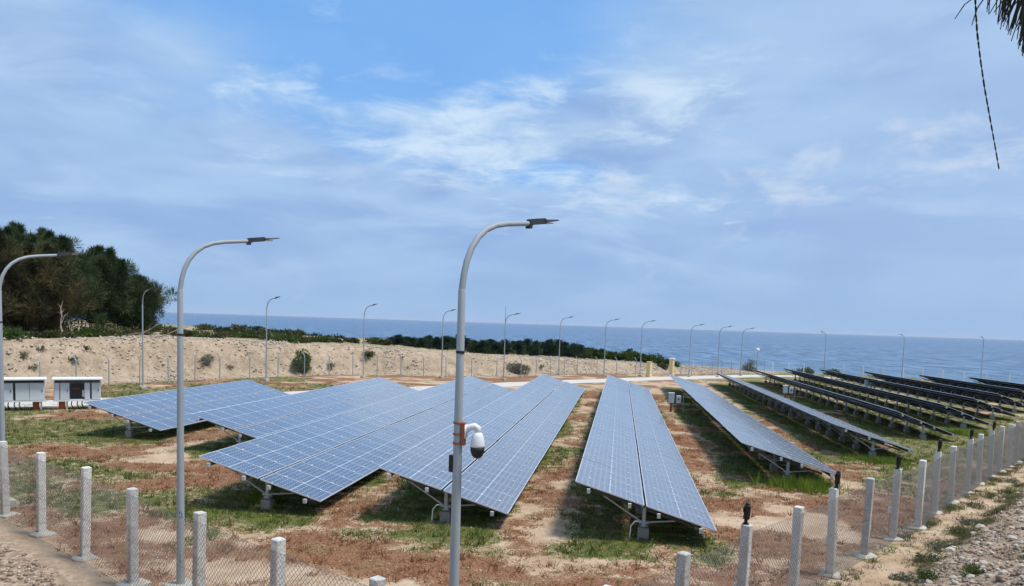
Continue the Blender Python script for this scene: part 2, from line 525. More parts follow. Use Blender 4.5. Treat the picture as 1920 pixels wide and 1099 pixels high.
def covers(x, y):
    """how green, how covered by dry plants and how stony the ground is"""
    n = x * NRM[0] + y * NRM[1]; s = x * DIR[0] + y * DIR[1]
    rx, ry = x - CORNER[0], y - CORNER[1]
    dR = rx * FR[1] - ry * FR[0]
    dL = -(rx * 0.641 + ry * 0.768)
    e = np.maximum(dR, dL)
    inside = sstep(e, 0.5, -0.6)
    green = np.zeros_like(x)
    wob = (fbm(x, y, 3.5, 3, 71) - 0.5) * 2.2
    for (rn, a, b_) in ROWS:
        dn = n - rn + 0.30
        k = sstep(np.abs(dn) + wob * 1.0, 3.1, 1.6) * sstep(s + wob * 0.8, a - 2.6, a - 1.0) * sstep(s, b_ + 4, b_ + 1)
        green = np.maximum(green, k)
    nb = fbm(x, y, 4.0, 6, 81)
    nl = fbm(x, y, 22.0, 3, 91)
    lean = sstep(n, 6, 22) * 0.30 + sstep(s, 26, 40) * 0.06 + sstep(n, -10, -28) * 0.12
    g2 = sstep(nb + lean * 0.9 + (nl - 0.5) * 0.5, 0.61, 0.77)
    green = np.clip(np.maximum(green * sstep(fbm(x, y, 2.0, 4, 101), 0.26, 0.48), g2 * 0.75), 0, 1) * inside
    dry = sstep(fbm(x, y, 2.4, 6, 111) + (nl - 0.5) * 0.2 + sstep(n, -4, -20) * 0.04, 0.33, 0.56) * inside
    dry = dry * (1 - green)
    sd, par = poly_sd(x, y, BANK)
    bankm = sstep(sd, -1.5, 1.5)
    green *= (1 - bankm); dry *= (1 - bankm)
    plateau = sstep(sd, 5, 12) * sstep(fbm(x, y, 9, 4, 121), 0.36, 0.56)
    grav = np.clip(sstep(dR, 1.25, 1.9) + sstep(dL, 0.1, 1.0), 0, 1) * (0.45 + 0.55 * sstep(fbm(x, y, 2.2, 4, 131), 0.35, 0.6))
    verge = np.exp(-((dR - 1.45 - (fbm(x, y, 3, 3, 141) - .5) * 1.2) / 0.42) ** 2) + 0.75 * np.exp(-((dR - 0.25) / 0.38) ** 2)
    verge = verge * sstep(fbm(x, y, 0.9, 4, 151), 0.34, 0.58) * (dR > -0.8) * (dL < 0.5)
    green = np.clip(green + verge * 0.8 + plateau * 0.5, 0, 1)
    return green, dry, grav

cg, cd_, cr_ = covers(fx_, fy_)
sdb, _p = poly_sd(fx_, fy_, BANK)
bankw = sstep(sdb, -1.0, 1.5)

m, g, b = new_mat('ground')
geo = g.node('ShaderNodeNewGeometry')
P = geo.outputs['Position']
att = g.node('ShaderNodeAttribute', attribute_name='cover')
aR, aG, aB = g.sep(att.outputs['Vector'])
att2 = g.node('ShaderNodeAttribute', attribute_name='bank')
n1 = g.noise(P, 0.9, 6, 0.62)
n2 = g.noise(P, 5.5, 5, 0.65)
n3 = g.noise(P, 22.0, 3, 0.6)
sand = g.mix(g.step(n1, 0.3, 0.7), (0.40, 0.275, 0.175), (0.58, 0.44, 0.31))
sand = g.mix(g.math('MULTIPLY', g.step(n3, 0.5, 0.7), 0.35), sand, (0.30, 0.21, 0.14))
bank_c = g.mix(g.step(n1, 0.32, 0.68), (0.33, 0.25, 0.165), (0.47, 0.365, 0.26))
bank_c = g.mix(g.math('MULTIPLY', g.step(n2, 0.55, 0.68), 0.55), bank_c, (0.26, 0.19, 0.125))
bank_c = g.mix(g.math('MULTIPLY', g.step(n3, 0.60, 0.68), 0.6), bank_c, (0.68, 0.60, 0.50))
nb1 = g.noise(P, 1.7, 7, 0.72)
nb2 = g.noise(P, 4.2, 4, 0.7)
bank_c = g.mix(g.math('MULTIPLY', g.step(nb1, 0.52, 0.62), 0.6), bank_c, (0.24, 0.175, 0.115))
bank_c = g.mix(g.math('MULTIPLY', g.step(nb2, 0.58, 0.66), 0.7), bank_c, (0.62, 0.54, 0.44))
soil = g.mix(att2.outputs['Fac'], sand, bank_c)
rub = g.mix(g.step(n2, 0.42, 0.60), (0.26, 0.19, 0.135), (0.50, 0.39, 0.29))
rub = g.mix(g.math('MULTIPLY', g.step(n3, 0.56, 0.66), 0.7), rub, (0.17, 0.125, 0.09))
rub = g.mix(g.math('MULTIPLY', g.step(n1, 0.50, 0.62), 0.7), rub, (0.22, 0.15, 0.105))
soil = g.mix(aB, soil, rub)
n15 = g.noise(P, 2.1, 6, 0.66)
brk = g.math('ADD', g.math('MULTIPLY', g.math('SUBTRACT', n2, 0.5), 1.7), g.math('ADD', g.math('MULTIPLY', g.math('SUBTRACT', n15, 0.5), 1.5), g.math('MULTIPLY', g.math('SUBTRACT', n3, 0.5), 1.0)))
dryc = g.mix(g.step(n2, 0.35, 0.65), (0.165, 0.068, 0.032), (0.285, 0.140, 0.076))
dryc = g.mix(g.math('MULTIPLY', g.step(n1, 0.52, 0.66), 0.8), dryc, (0.17, 0.13, 0.055))
c = g.mix(g.math('MULTIPLY', g.step(g.math('ADD', aG, brk), 0.35, 0.75), 0.88), soil, dryc)
grc = g.mix(g.step(n2, 0.35, 0.65), (0.050, 0.075, 0.012), (0.125, 0.150, 0.028))
grc = g.mix(g.math('MULTIPLY', g.step(n1, 0.50, 0.68), 0.6), grc, (0.18, 0.12, 0.04))
c = g.mix(g.math('MULTIPLY', g.step(g.math('ADD', aR, brk), 0.35, 0.75), 0.92), c, grc)
g.put(b.inputs['Base Color'], c)
b.inputs['Roughness'].default_value = 0.95
b.inputs['Specular IOR Level'].default_value = 0.1
hgt = g.math('ADD', g.math('MULTIPLY', n2, 0.6), g.math('MULTIPLY', n3, 0.4))
g.put(b.inputs['Normal'], g.bump(hgt, 0.8, 0.10))
M['ground'] = m

me = np_mesh('ground', np.stack([fx_, fy_, fz_], 1), quads, M['ground'], True)
a = me.attributes.new('cover', 'FLOAT_VECTOR', 'POINT')
a.data.foreach_set('vector', np.stack([cg, cd_, cr_], 1).astype(np.float32).ravel())
a = me.attributes.new('bank', 'FLOAT', 'POINT')
a.data.foreach_set('value', bankw.astype(np.float32))
ground = tag(link('ground', me), 'sandy ground with patches of dry red plants and green grass', 'ground', kind='structure')

# ------------------------------------------------------------------ sea
SEA_Z = -5.0
m, g, b = new_mat('sea_water')
geo = g.node('ShaderNodeNewGeometry')
P = geo.outputs['Position']
pxs, pys, pzs = g.sep(P)
swell = g.noise(g.comb(g.math('MULTIPLY', pxs, 0.030), g.math('MULTIPLY', pys, 0.055), 0.0), 1.0, 6, 0.62, 0.5)
chop = g.noise(g.comb(g.math('MULTIPLY', pxs, 0.16), g.math('MULTIPLY', pys, 0.30), 2.0), 1.0, 5, 0.65, 0.3)
rip = g.noise(g.comb(g.math('MULTIPLY', pxs, 0.9), g.math('MULTIPLY', pys, 1.4), 5.0), 1.0, 4, 0.6)
big = g.noise(g.comb(g.math('MULTIPLY', pxs, 0.0016), g.math('MULTIPLY', pys, 0.004), 7.0), 1.0, 3, 0.5)
streak = g.noise(g.comb(g.math('MULTIPLY', pxs, 0.15), g.math('MULTIPLY', pys, 0.045), 4.0), 1.0, 8, 0.80, 0.3)
sea_c = g.mix(g.step(streak, 0.43, 0.58), (0.012, 0.042, 0.105), (0.165, 0.265, 0.405))
sea_c = g.mix(g.math('MULTIPLY', g.step(chop, 0.35, 0.65), 0.4), sea_c, (0.07, 0.15, 0.27))
sea_c = g.mix(g.math('MULTIPLY', g.step(big, 0.4, 0.65), 0.4), sea_c, (0.075, 0.165, 0.27))
sha = g.node('ShaderNodeAttribute', attribute_name='shore')
shd_s = sha.outputs['Fac']
sea_c = g.mix(g.step(shd_s, 25, 160, 0.5, 0.0), sea_c, (0.11, 0.24, 0.31))
surf_n = g.noise(g.comb(g.math('MULTIPLY', pxs, 0.06), g.math('MULTIPLY', pys, 0.06), 9.0), 1.0, 5, 0.6)
band = g.math('SINE', g.math('ADD', g.math('MULTIPLY', shd_s, 0.42), g.math('MULTIPLY', surf_n, 9.0)))
foam = g.math('MULTIPLY', g.step(g.math('ADD', band, g.math('MULTIPLY', chop, 0.9)), 1.10, 1.42), g.step(shd_s, 30, 62, 1.0, 0.0))
sea_c = g.mix(g.math('MULTIPLY', foam, 0.85), sea_c, (0.75, 0.80, 0.82))
g.put(b.inputs['Base Color'], sea_c)
b.inputs['Roughness'].default_value = 0.32
b.inputs['IOR'].default_value = 1.333
b.inputs['Specular IOR Level'].default_value = 0.5
hh = g.math('ADD', g.math('MULTIPLY', swell, 3.2), g.math('ADD', g.math('MULTIPLY', chop, 1.1), g.math('MULTIPLY', rip, 0.22)))
g.put(b.inputs['Normal'], g.bump(hh, 1.0, 1.0))
M['sea'] = m
sx = graded([(-32000, -2000, 3000), (-2000, -200, 200), (-200, 40, 12), (40, 200, 3), (200, 2000, 200), (2000, 32000, 3000)])
sy = graded([(-400, 20, 60), (20, 260, 3), (260, 1000, 70), (1000, 32000, 1500)])
SX, SY = np.meshgrid(sx, sy)
si = np.arange(SX.size).reshape(SX.shape)
sq = np.stack([si[:-1, :-1], si[:-1, 1:], si[1:, 1:], si[1:, :-1]], -1).reshape(-1, 4)
me = np_mesh('sea', np.stack([SX.ravel(), SY.ravel(), np.full(SX.size, SEA_Z)], 1), sq, M['sea'])
shd, _p = poly_sd(SX.ravel(), SY.ravel(), COAST)
a = me.attributes.new('shore', 'FLOAT', 'POINT')
a.data.foreach_set('value', np.clip(shd, -100, 400).astype(np.float32))
tag(link('sea', me), 'blue choppy sea reaching the horizon', 'sea', kind='structure')

# ------------------------------------------------------------------ concrete road round the back of the rows
ROAD = [(-62, 17), (-46, 33), (-36.5, 42), (-27.5, 49.3), (-20.5, 55.8), (-12, 64.8), (-3, 75.5), (5, 84.5), (12, 91.3), (25, 105), (36, 118), (43, 124), (52, 127), (62, 123.5), (70, 112), (80, 98), (100, 70)]
def resample(pts, st):
    out = []
    for (ax, ay), (bx, by) in zip(pts[:-1], pts[1:]):
        L = math.hypot(bx - ax, by - ay)
        k = max(1, int(L / st))
        for i in range(k):
            out.append((ax + (bx - ax) * i / k, ay + (by - ay) * i / k))
    out.append(pts[-1])
    return out
def smooth_poly(pts, it=2):
    for _ in range(it):
        q = [pts[0]]
        for p0, p1 in zip(pts[:-1], pts[1:]):
            q += [(p0[0] * .75 + p1[0] * .25, p0[1] * .75 + p1[1] * .25), (p0[0] * .25 + p1[0] * .75, p0[1] * .25 + p1[1] * .75)]
        q.append(pts[-1]); pts = q
    return pts
rp = resample(smooth_poly(ROAD), 1.2)
mb = MB()
for i, (x, y) in enumerate(rp):
    x0, y0 = rp[max(i - 1, 0)]; x1, y1 = rp[min(i + 1, len(rp) - 1)]
    L = math.hypot(x1 - x0, y1 - y0); tx, ty = (x1 - x0) / L, (y1 - y0) / L
    hz = max(gz(x - ty * o, y + tx * o) for o in (-1.9, -0.9, 0, 0.9, 1.9)) + 0.04
    for o, zz_ in ((-1.96, -0.35), (-1.9, 0.0), (1.9, 0.0), (1.96, -0.35)):
        mb.v.append((x - ty * o, y + tx * o, hz + zz_))
    if i:
        for k in range(3):
            a0 = (i - 1) * 4 + k; b0 = i * 4 + k
            mb.face((a0, a0 + 1, b0 + 1, b0))
tag(link('service_road', mb.mesh('service_road', M['road'])), 'pale concrete road running round the back of the panel rows', 'road', kind='structure')

# ------------------------------------------------------------------ rows of solar panels
TILT = math.radians(16.4)
TILT_R = math.radians(20.5)          # the rows on the seaward side stand a little steeper
MODL, MODW, MODT = 2.02, 1.0, 0.035
PLANE_Z = 1.06
ct, st_ = math.cos(TILT), math.sin(TILT)
mb = MB()
fwid = 0.017
# frame: four bars around the glass, slightly proud of it
mb.box((0, -MODW / 2 + fwid / 2, 0), (MODL, fwid, MODT), 0)
mb.box((0, MODW / 2 - fwid / 2, 0), (MODL, fwid, MODT), 0)
mb.box((-MODL / 2 + fwid / 2, 0, 0), (fwid, MODW - 2 * fwid, MODT), 0)
mb.box((MODL / 2 - fwid / 2, 0, 0), (fwid, MODW - 2 * fwid, MODT), 0)
a_, b2 = MODL / 2 - fwid, MODW / 2 - fwid
for zz_, mi, fl in ((MODT / 2 - 0.004, 1, False), (-MODT / 2 - 0.0015, 2, True)):
    b0 = len(mb.v)
    e_ = 0.012 if fl else 0.0  # shade-dark back sheet reaches over the frame bottoms too
    mb.v += [(-a_ - e_, -b2 - e_, zz_), (a_ + e_, -b2 - e_, zz_), (a_ + e_, b2 + e_, zz_), (-a_ - e_, b2 + e_, zz_)]
    mb.face([b0, b0 + 3, b0 + 2, b0 + 1] if fl else [b0, b0 + 1, b0 + 2, b0 + 3], mi)
for u in (-0.62, 0.0, 0.58):
    for sgn in (-1, 1):
        mb.box((u, sgn * (MODW / 2 - 0.012), MODT / 2 + 0.004), (0.07, 0.046, 0.012), 0)
ME_MODULE = mb.mesh('module', [M['alu'], M['cells'], M['back']])

POST_TOP = PLANE_Z - 0.20
mb = MB(); mb.box((0, 0, 0.35 + (POST_TOP - 0.35) / 2), (0.10, 0.12, POST_TOP - 0.30)); ME_POST = mb.mesh('post', M['steel_white'])
mb = MB(); mb.cbox((0, 0, 0.10), (0.32, 0.32, 0.40), 0.02); ME_PLINTH = mb.mesh('plinth', mat_plain('plinth_concrete', (0.34, 0.325, 0.29), 0.92, 0, 0.25, 5, 0.015, 0.2, 0.3))  # weathered concrete, darkened further for the shade beneath the rows
mb = MB()
mb.box((0, 0, 0.46), (0.30, 0.17, 0.05)); mb.box((0, 0, 0.365), (0.22, 0.22, 0.02))
ME_COLLAR = mb.mesh('collar', M['steel_white'])
def slope_pt(u, drop, ti=None):      # point u metres down the slope from the middle, drop below the panel plane
    c_, s_ = math.cos(ti or TILT), math.sin(ti or TILT)
    return (u * c_ - drop * s_, PLANE_Z - u * s_ - drop * c_)
mb = MB()
for side in (0,):
    p0, p1 = slope_pt(-1.45, 0.20), slope_pt(1.45, 0.20)
    mb.tube([(p0[0], 0, p0[1]), (p1[0], 0, p1[1])], 0.055, 4)
ME_RAFTER = mb.mesh('rafter', M['purlin'])
def brace_mesh(u):
    k = MB(); p = slope_pt(u, 0.24); k.tube([(0.06 * (1 if u > 0 else -1), 0, 0.46), (p[0], 0, p[1])], 0.028, 4)
    return k.mesh('brace', M['steel_white'])
ME_BRACE = [brace_mesh(-1.15), brace_mesh(1.0)]
ROW_LABELS = [
    'shortest blue solar row at far left, beside the white cabinets',
    'second solar row from the left, tucked between two longer rows',
    'third solar row from the left, blue, nearest the second lamp post in front',
    'fourth solar row from the left, its near end behind the lamp post with camera',
    'solar row in the middle of the picture, nearest end low and bright grey',
    'first solar row right of the middle one, its far end by the yellow pillars',
    'second solar row right of the middle, last one showing a bright grey top',
    'third solar row right of the middle, seen almost edge on',
    'fourth solar row right of the middle, showing its dark underside',
    'fifth solar row right of the middle, dark, running behind the concrete fence',
    'sixth solar row right of the middle, dark thin line near the sea',
    'next to last dark solar row before the seaside fence at right',
    'farthest right dark solar row, close to the seaside fence']
for ri, (rn, sa, sb) in enumerate(ROWS):
    x0, y0 = ns(rn, sa); x1, y1 = ns(rn, sb)
    z0, z1 = gz(x0, y0 + 1), gz(x1, y1 - 1)
    root = empty('solar_panel_row', (x0, y0, z0), ROW_ANGLE)
    root.rotation_euler = (math.atan2(z1 - z0, sb - sa), 0, ROW_ANGLE)
    tag(root, ROW_LABELS[ri], 'solar panels', 'rows of solar panels')
    L = sb - sa
    ti = TILT if ri < 7 else TILT_R
    cols = int(L / (MODW + 0.022))
    for ci in range(cols):
        yy = 0.5 + ci * (MODW + 0.022)
        for side in (-1, 1):
            u = side * (MODL / 2 + 0.032)
            px_, pz_ = slope_pt(u, 0, ti)
            jit = random.uniform(-0.008, 0.008)
            link('module', ME_MODULE, root, (px_, yy, pz_ + random.uniform(-0.003, 0.003)), (random.uniform(-0.006, 0.006), ti + jit, 0))
    LL = cols * (MODW + 0.022)
    for u in (-1.62, -0.42, 0.42, 1.62):
        k = MB()
        px_, pz_ = slope_pt(u, 0.105, ti)
        k.tube([(px_, -0.16, pz_), (px_, LL + 0.1, pz_)], 0.052, 4)
        pu = link('purlin', k.mesh('purlin', M['purlin']), root)
        k = MB(); k.box((px_, -0.13, pz_ - 0.005), (0.09, 0.10, 0.12)); link('end_cap', k.mesh('end_cap', M['steel_white']), pu)
    npost = max(2, int(round((LL - 1.2) / 2.85)) + 1)
    for pi in range(npost):
        yy = 0.6 + (LL - 1.2) * pi / (npost - 1)
        po = link('post', ME_POST, root, (0, yy, 0))
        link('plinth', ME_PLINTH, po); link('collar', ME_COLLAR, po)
        link('brace', ME_BRACE[0], po); link('brace', ME_BRACE[1], po)
        link('rafter', ME_RAFTER, root, (0, yy + 0.001, 0))

# a grey cable hanging at the foot of the middle rows
for rn, sa in ((-5.0, 21.8), (0.88, 21.4)):
    x0, y0 = ns(rn - 0.05, sa + 0.55); z0 = gz(x0, y0)
    k = MB()
    k.tube([(x0 - 0.05, y0 - 0.07, z0 + 0.5), (x0 - 0.22, y0 - 0.1, z0 + 0.5), (x0 - 0.33, y0 - 0.1, z0 + 0.36), (x0 - 0.36, y0 - 0.1, z0 - 0.05)], 0.018, 6)
    tag(link('cable', k.mesh('cable', M['white'])), 'thin white cable looping down from the foot of the %s solar row' % ('middle' if rn > 0 else 'fourth left'), 'cable')

# ------------------------------------------------------------------ helpers for placing things on the terrain
def pix(x, y, far=420.0):
    """first terrain point seen along a direction measured in the photograph"""
    d_ = (x - 960) / F_PX * rt - (y - 720) / F_PX * up + fw
    ts = np.arange(4.0, far, 0.25)
    X, Y, Z = d_.x * ts, d_.y * ts, CAM_Z + d_.z * ts
    hit = np.nonzero(Z <= height(X, Y))[0]
    t = ts[hit[0]] if len(hit) else far
    return d_.x * t, d_.y * t, gz(d_.x * t, d_.y * t)

def at_depth(x, depth):
    """ground point at a given depth, under the photograph's column x (taken near the horizon)"""
    d_ = (x - 960) / F_PX * rt - (620 - 720) / F_PX * up + fw
    t = depth / d_.y
    return d_.x * t, depth, gz(d_.x * t, depth)

# ------------------------------------------------------------------ street lamps
SH = 6.38
def tube_mesh(name, pts, rad, mat, seg=12):
    k = MB(); k.tube(pts, rad, seg, 0, False); return k.mesh(name, mat, True)
ME_SHAFT = tube_mesh('shaft', [(0, 0, 0), (0, 0, 2.2), (0, 0, 4.4), (0, 0, SH - 0.02), (0, 0, SH)], [0.088, 0.077, 0.066, 0.056, 0.050], M['galv'], 14)
arm_pts = [(0, 0, SH - 0.15), (0, 0, SH), (0.03, 0, SH + 0.2), (0.09, 0, SH + 0.42), (0.19, 0, SH + 0.62), (0.34, 0, SH + 0.80), (0.52, 0, SH + 0.93),
           (0.74, 0, SH + 1.02), (1.0, 0, SH + 1.075), (1.3, 0, SH + 1.115), (1.68, 0, SH + 1.165)]
ME_ARM = tube_mesh('arm', arm_pts, [0.050, 0.050, 0.049, 0.048, 0.047, 0.046, 0.045, 0.044, 0.043, 0.042, 0.040], M['galv'], 12)
k = MB()
zz_ = SH + 1.165
# luminaire: a thick driver box narrowing to a thin flat head
secs = [(1.58, 0.045, 0.045), (1.64, 0.065, 0.05), (1.95, 0.08, 0.05), (1.97, 0.11, 0.024), (2.2, 0.11, 0.016), (2.36, 0.07, 0.010)]
for i, (x, hw, hh_) in enumerate(secs):
    zc = zz_ + (x - 1.6) * 0.16 + 0.012
    k.v += [(x, -hw, zc - hh_), (x, hw, zc - hh_), (x, hw * 0.85, zc + hh_), (x, -hw * 0.85, zc + hh_)]
    if i:
        for q in range(4):
            r = (q + 1) % 4
            k.face(((i - 1) * 4 + q, (i - 1) * 4 + r, i * 4 + r, i * 4 + q))
k.face((3, 2, 1, 0)); e0 = (len(secs) - 1) * 4
k.face((e0, e0 + 1, e0 + 2, e0 + 3))
ME_HEAD = k.mesh('luminaire', M['lamp'])
k = MB(); k.box((2.08, 0, zz_ + 0.48 * 0.16 - 0.022), (0.2, 0.16, 0.012)); ME_LENS = k.mesh('lens', M['lens'])
k = MB(); k.box((1.60, 0, zz_ - 0.03), (0.06, 0.1, 0.12)); ME_CLAMP = k.mesh('clamp', M['lamp'])
k = MB(); k.tube([(0, 0, 5.42), (0, 0, 5.46)], 0.068, 14); ME_BAND = k.mesh('band', M['black'])
k = MB(); k.cbox((0, 0, 0.015), (0.36, 0.36, 0.03), 0.01)
for a in (-1, 1):
    for c_ in (-1, 1):
        k.tube([(a * 0.14, c_ * 0.14, 0.03), (a * 0.14, c_ * 0.14, 0.08)], 0.015, 6)
ME_BASE = k.mesh('base_plate', M['galv'])
k = MB(); k.cbox((0, 0, -0.05), (0.55, 0.55, 0.34), 0.02); ME_LFOOT = k.mesh('footing', M['footing'])
k = MB(); k.box((0, -0.081, 0.75), (0.09, 0.012, 0.26)); ME_HATCH = k.mesh('access_door', M['galv'])

def lamp(x, y, az_deg, label, group, scale=1.0, full=True, z=None):
    zb = gz(x, y) if z is None else z
    root = empty('street_lamp', (x, y, zb + 0.1), math.radians(90 - az_deg))
    root.scale = (1, 1, scale) if full else (0.78, 0.78, scale)
    link('shaft', ME_SHAFT, root)
    link('arm', ME_ARM, root)
    h = link('luminaire', ME_HEAD, root)
    link('lens', ME_LENS, h)
    link('clamp', ME_CLAMP, h)
    if full:
        link('band', ME_BAND, root); link('access_door', ME_HATCH, root)
    link('base_plate', ME_BASE, root); link('footing', ME_LFOOT, root)
    return tag(root, label, 'street lamp', group)

NEARG = 'tall lamp posts along the near fence'
lp1 = lamp(-0.79, 11.52, 38, 'tall grey curved lamp post in front with a dome camera on it', NEARG, 1.0)
lp2 = lamp(-6.96, 16.08, 38, 'second tall curved lamp post, left of the one with the camera', NEARG, 1.0)
lp3 = lamp(-15.17, 22.74, 38, 'tall curved lamp post cut by the left edge of the picture', NEARG, 1.0)
FARG = 'street lamps along the far boundary'
FAR = [(-28.56, 59.28, 133, 1.0, 'lamp post on the bank before the dark trees at far left'),
       (-22.67, 70.67, 124, 1.0, 'lamp post just left of the big green bush on the bank'),
       (-15.35, 79.04, 126, 0.98, 'lamp post just right of the big green bush on the bank'),
       (-7.75, 84.2, 127, 0.97, 'distant lamp post just left of the near lamp post with camera'),
       (5.95, 98.9, 115, 0.97, 'distant lamp post in front of the right end of the dark pine row'),
       (12.0, 100.67, 112, 0.96, 'distant lamp post in front of the left part of the green thicket'),
       (17.0, 102.3, 110, 0.96, 'distant lamp post left of the two yellow pillars'),
       (24.4, 106.2, 110, 0.95, 'distant lamp post just right of the yellow pillars'),
       (29.3, 109.8, 112, 0.95, 'second distant lamp post right of the yellow pillars'),
       (34.6, 116.6, 118, 0.95, 'third distant lamp post right of the yellow pillars'),
       (49.1, 121.2, 228, 0.97, 'leftmost of three seaside lamp posts whose heads turn back left'),
       (60.8, 120.0, 226, 0.97, 'middle of three seaside lamp posts whose heads turn back left'),
       (70.1, 115.0, 222, 0.97, 'rightmost seaside lamp post, close to the right edge of the picture')]
for x, y, a, sc_, lab in FAR:
    lamp(x, y, a, lab, FARG, sc_, False)
# lamp with a lightning rod
rx_, ry_ = -0.95, 84.9
lr = lamp(rx_, ry_, 115, 'distant lamp post with a straight lightning rod above its arm', FARG, 0.96, False)
k = MB(); k.tube([(0, 0, SH), (0, 0, SH + 1.2), (0, 0, SH + 2.1)], [0.05, 0.045, 0.03], 8)
link('lightning_rod', k.mesh('lightning_rod', M['galv']), lr)

# painted mark on the second near lamp post, wrapped round the tube
mk = MB()
seg5 = [(0.5, 1.0), (-0.45, 1.0), (-0.5, 0.45), (-0.1, 0.62), (0.3, 0.55), (0.52, 0.22), (0.5, -0.25), (0.2, -0.6), (-0.2, -0.66), (-0.52, -0.48)]
def on_pole(u, v, z0, rr, a0, r):
    a = a0 + u * 0.055 / r
    return (r * math.cos(a), r * math.sin(a), z0 + v * 0.085)
rr = 0.0795; a0 = math.radians(-66 - 52)
for (u0_, v0_), (u1_, v1_) in zip(seg5[:-1], seg5[1:]):
    L = math.hypot(u1_ - u0_, v1_ - v0_); ox_, oy_ = -(v1_ - v0_) / L * 0.14, (u1_ - u0_) / L * 0.14
    b0 = len(mk.v)
    for (u, v) in ((u0_ - ox_, v0_ - oy_), (u1_ - ox_, v1_ - oy_), (u1_ + ox_, v1_ + oy_), (u0_ + ox_, v0_ + oy_)):
        mk.v.append(on_pole(u, v, 1.62, rr, a0, rr))
    mk.face((b0, b0 + 1, b0 + 2, b0 + 3))
tag(link('painted_number', mk.mesh('painted_number', M['blue']), lp2), 'blue painted number 5')
# small dark box strapped on the first lamp post
k = MB(); k.cbox((0, 0, 3.75), (0.05, 0.09, 0.26), 0.01)
link('fuse_box', k.mesh('fuse_box', M['black']), lp1, (-0.045, 0.075, 0))

# ------------------------------------------------------------------ dome camera on the first lamp post
cz = gz(-0.79, 11.52) + 0.1
cr = empty('dome_camera', (-0.79, 11.52, cz + 3.95), math.radians(-8))
tag(cr, 'white and black dome security camera hanging from the front lamp post', 'camera')
k = MB(); k.box((0.085, 0, 0.26), (0.05, 0.14, 0.34)); k.box((0.095, 0, 0.30), (0.05, 0.10, 0.16)); link('wall_plate', k.mesh('wall_plate', M['rust']), cr)
for z in (0.10, 0.24, 0.41):
    k = MB(); k.tube([(0, 0, z), (0, 0, z + 0.03)], 0.078, 14); link('strap', k.mesh('strap', M['rust']), cr)
k = MB(); k.tube([(0.10, 0, 0.30), (0.17, 0, 0.36), (0.26, 0, 0.385), (0.30, 0, 0.36), (0.305, 0, 0.27)], [0.055, 0.055, 0.05, 0.05, 0.045], 10)
k.box((0.12, 0, 0.30), (0.03, 0.13, 0.2))
link('bracket', k.mesh('bracket', M['white'], True), cr)
k = MB(); k.lathe([(0.03, 0.30), (0.062, 0.285), (0.085, 0.24), (0.103, 0.17), (0.110, 0.10), (0.110, 0.075)], 18, 0, (0.305, 0, 0))
link('housing', k.mesh('housing', M['white'], True), cr)
k = MB(); k.lathe([(0.108, 0.075), (0.108, 0.02), (0.098, -0.02), (0.082, -0.06), (0.055, -0.09), (0.02, -0.104)], 18, 0, (0.305, 0, 0))
dm = link('dome', k.mesh('dome', M['black'], True), cr)
k = MB(); k.lathe([(0.012, -0.105), (0.012, -0.125)], 8, 0, (0.335, 0, 0)); link('sensor_tip', k.mesh('sensor_tip', M['white']), dm)

# ------------------------------------------------------------------ chain-link fences
def lattice_mesh(name, p0, p1, z0, z1, h0, h1, pitch, wr, mat):
    """diagonal wires between two posts; p = xy, z = ground height"""
    L = math.hypot(p1[0] - p0[0], p1[1] - p0[1])
    H = h1 - h0
    V, Fc = [], []
    segs = []
    k = -H
    st2 = pitch * math.sqrt(2)
    u = -H
    while u < L:
        a, b_ = max(u, 0), min(u + H, L)
        if b_ > a + 1e-3:
            segs.append((a, a - u, b_, b_ - u)); segs.append((a, H - (a - u), b_, H - (b_ - u)))
        u += st2
    segs += [(0, H, L, H), (0, H * 0.5, L, H * 0.5), (0, 0.0, L, 0.0)]
    S = np.array(segs)
    dv = S[:, 2:4] - S[:, 0:2]
    dl = np.linalg.norm(dv, axis=1, keepdims=True); dv = dv / dl
    pv = np.stack([-dv[:, 1], dv[:, 0]], 1)
    verts = []
    for end in (0, 2):
        for ang in (0.0, 2.0944, 4.18879):
            uu = S[:, end] + pv[:, 0] * wr * math.cos(ang)
            vv = S[:, end + 1] + pv[:, 1] * wr * math.cos(ang)
            ww = np.full(len(S), wr * math.sin(ang))
            verts.append(np.stack([uu, vv, ww], 1))
    verts = np.stack(verts, 1)              # (n,6,3)
    t = verts[..., 0] / L
    tx, ty = (p1[0] - p0[0]) / L, (p1[1] - p0[1]) / L
    X = p0[0] + verts[..., 0] * tx - verts[..., 2] * ty
    Y = p0[1] + verts[..., 0] * ty + verts[..., 2] * tx
    Z = z0 + (z1 - z0) * t + h0 + verts[..., 1]
    co = np.stack([X, Y, Z], -1).reshape(-1, 3)
    q = []
    for i in range(3):
        j = (i + 1) % 3
        q.append([i, j, 3 + j, 3 + i])
    base_ = (np.arange(len(S)) * 6)[:, None, None]
    return np_mesh(name, co, (np.array(q)[None] + base_).reshape(-1, 4), mat)

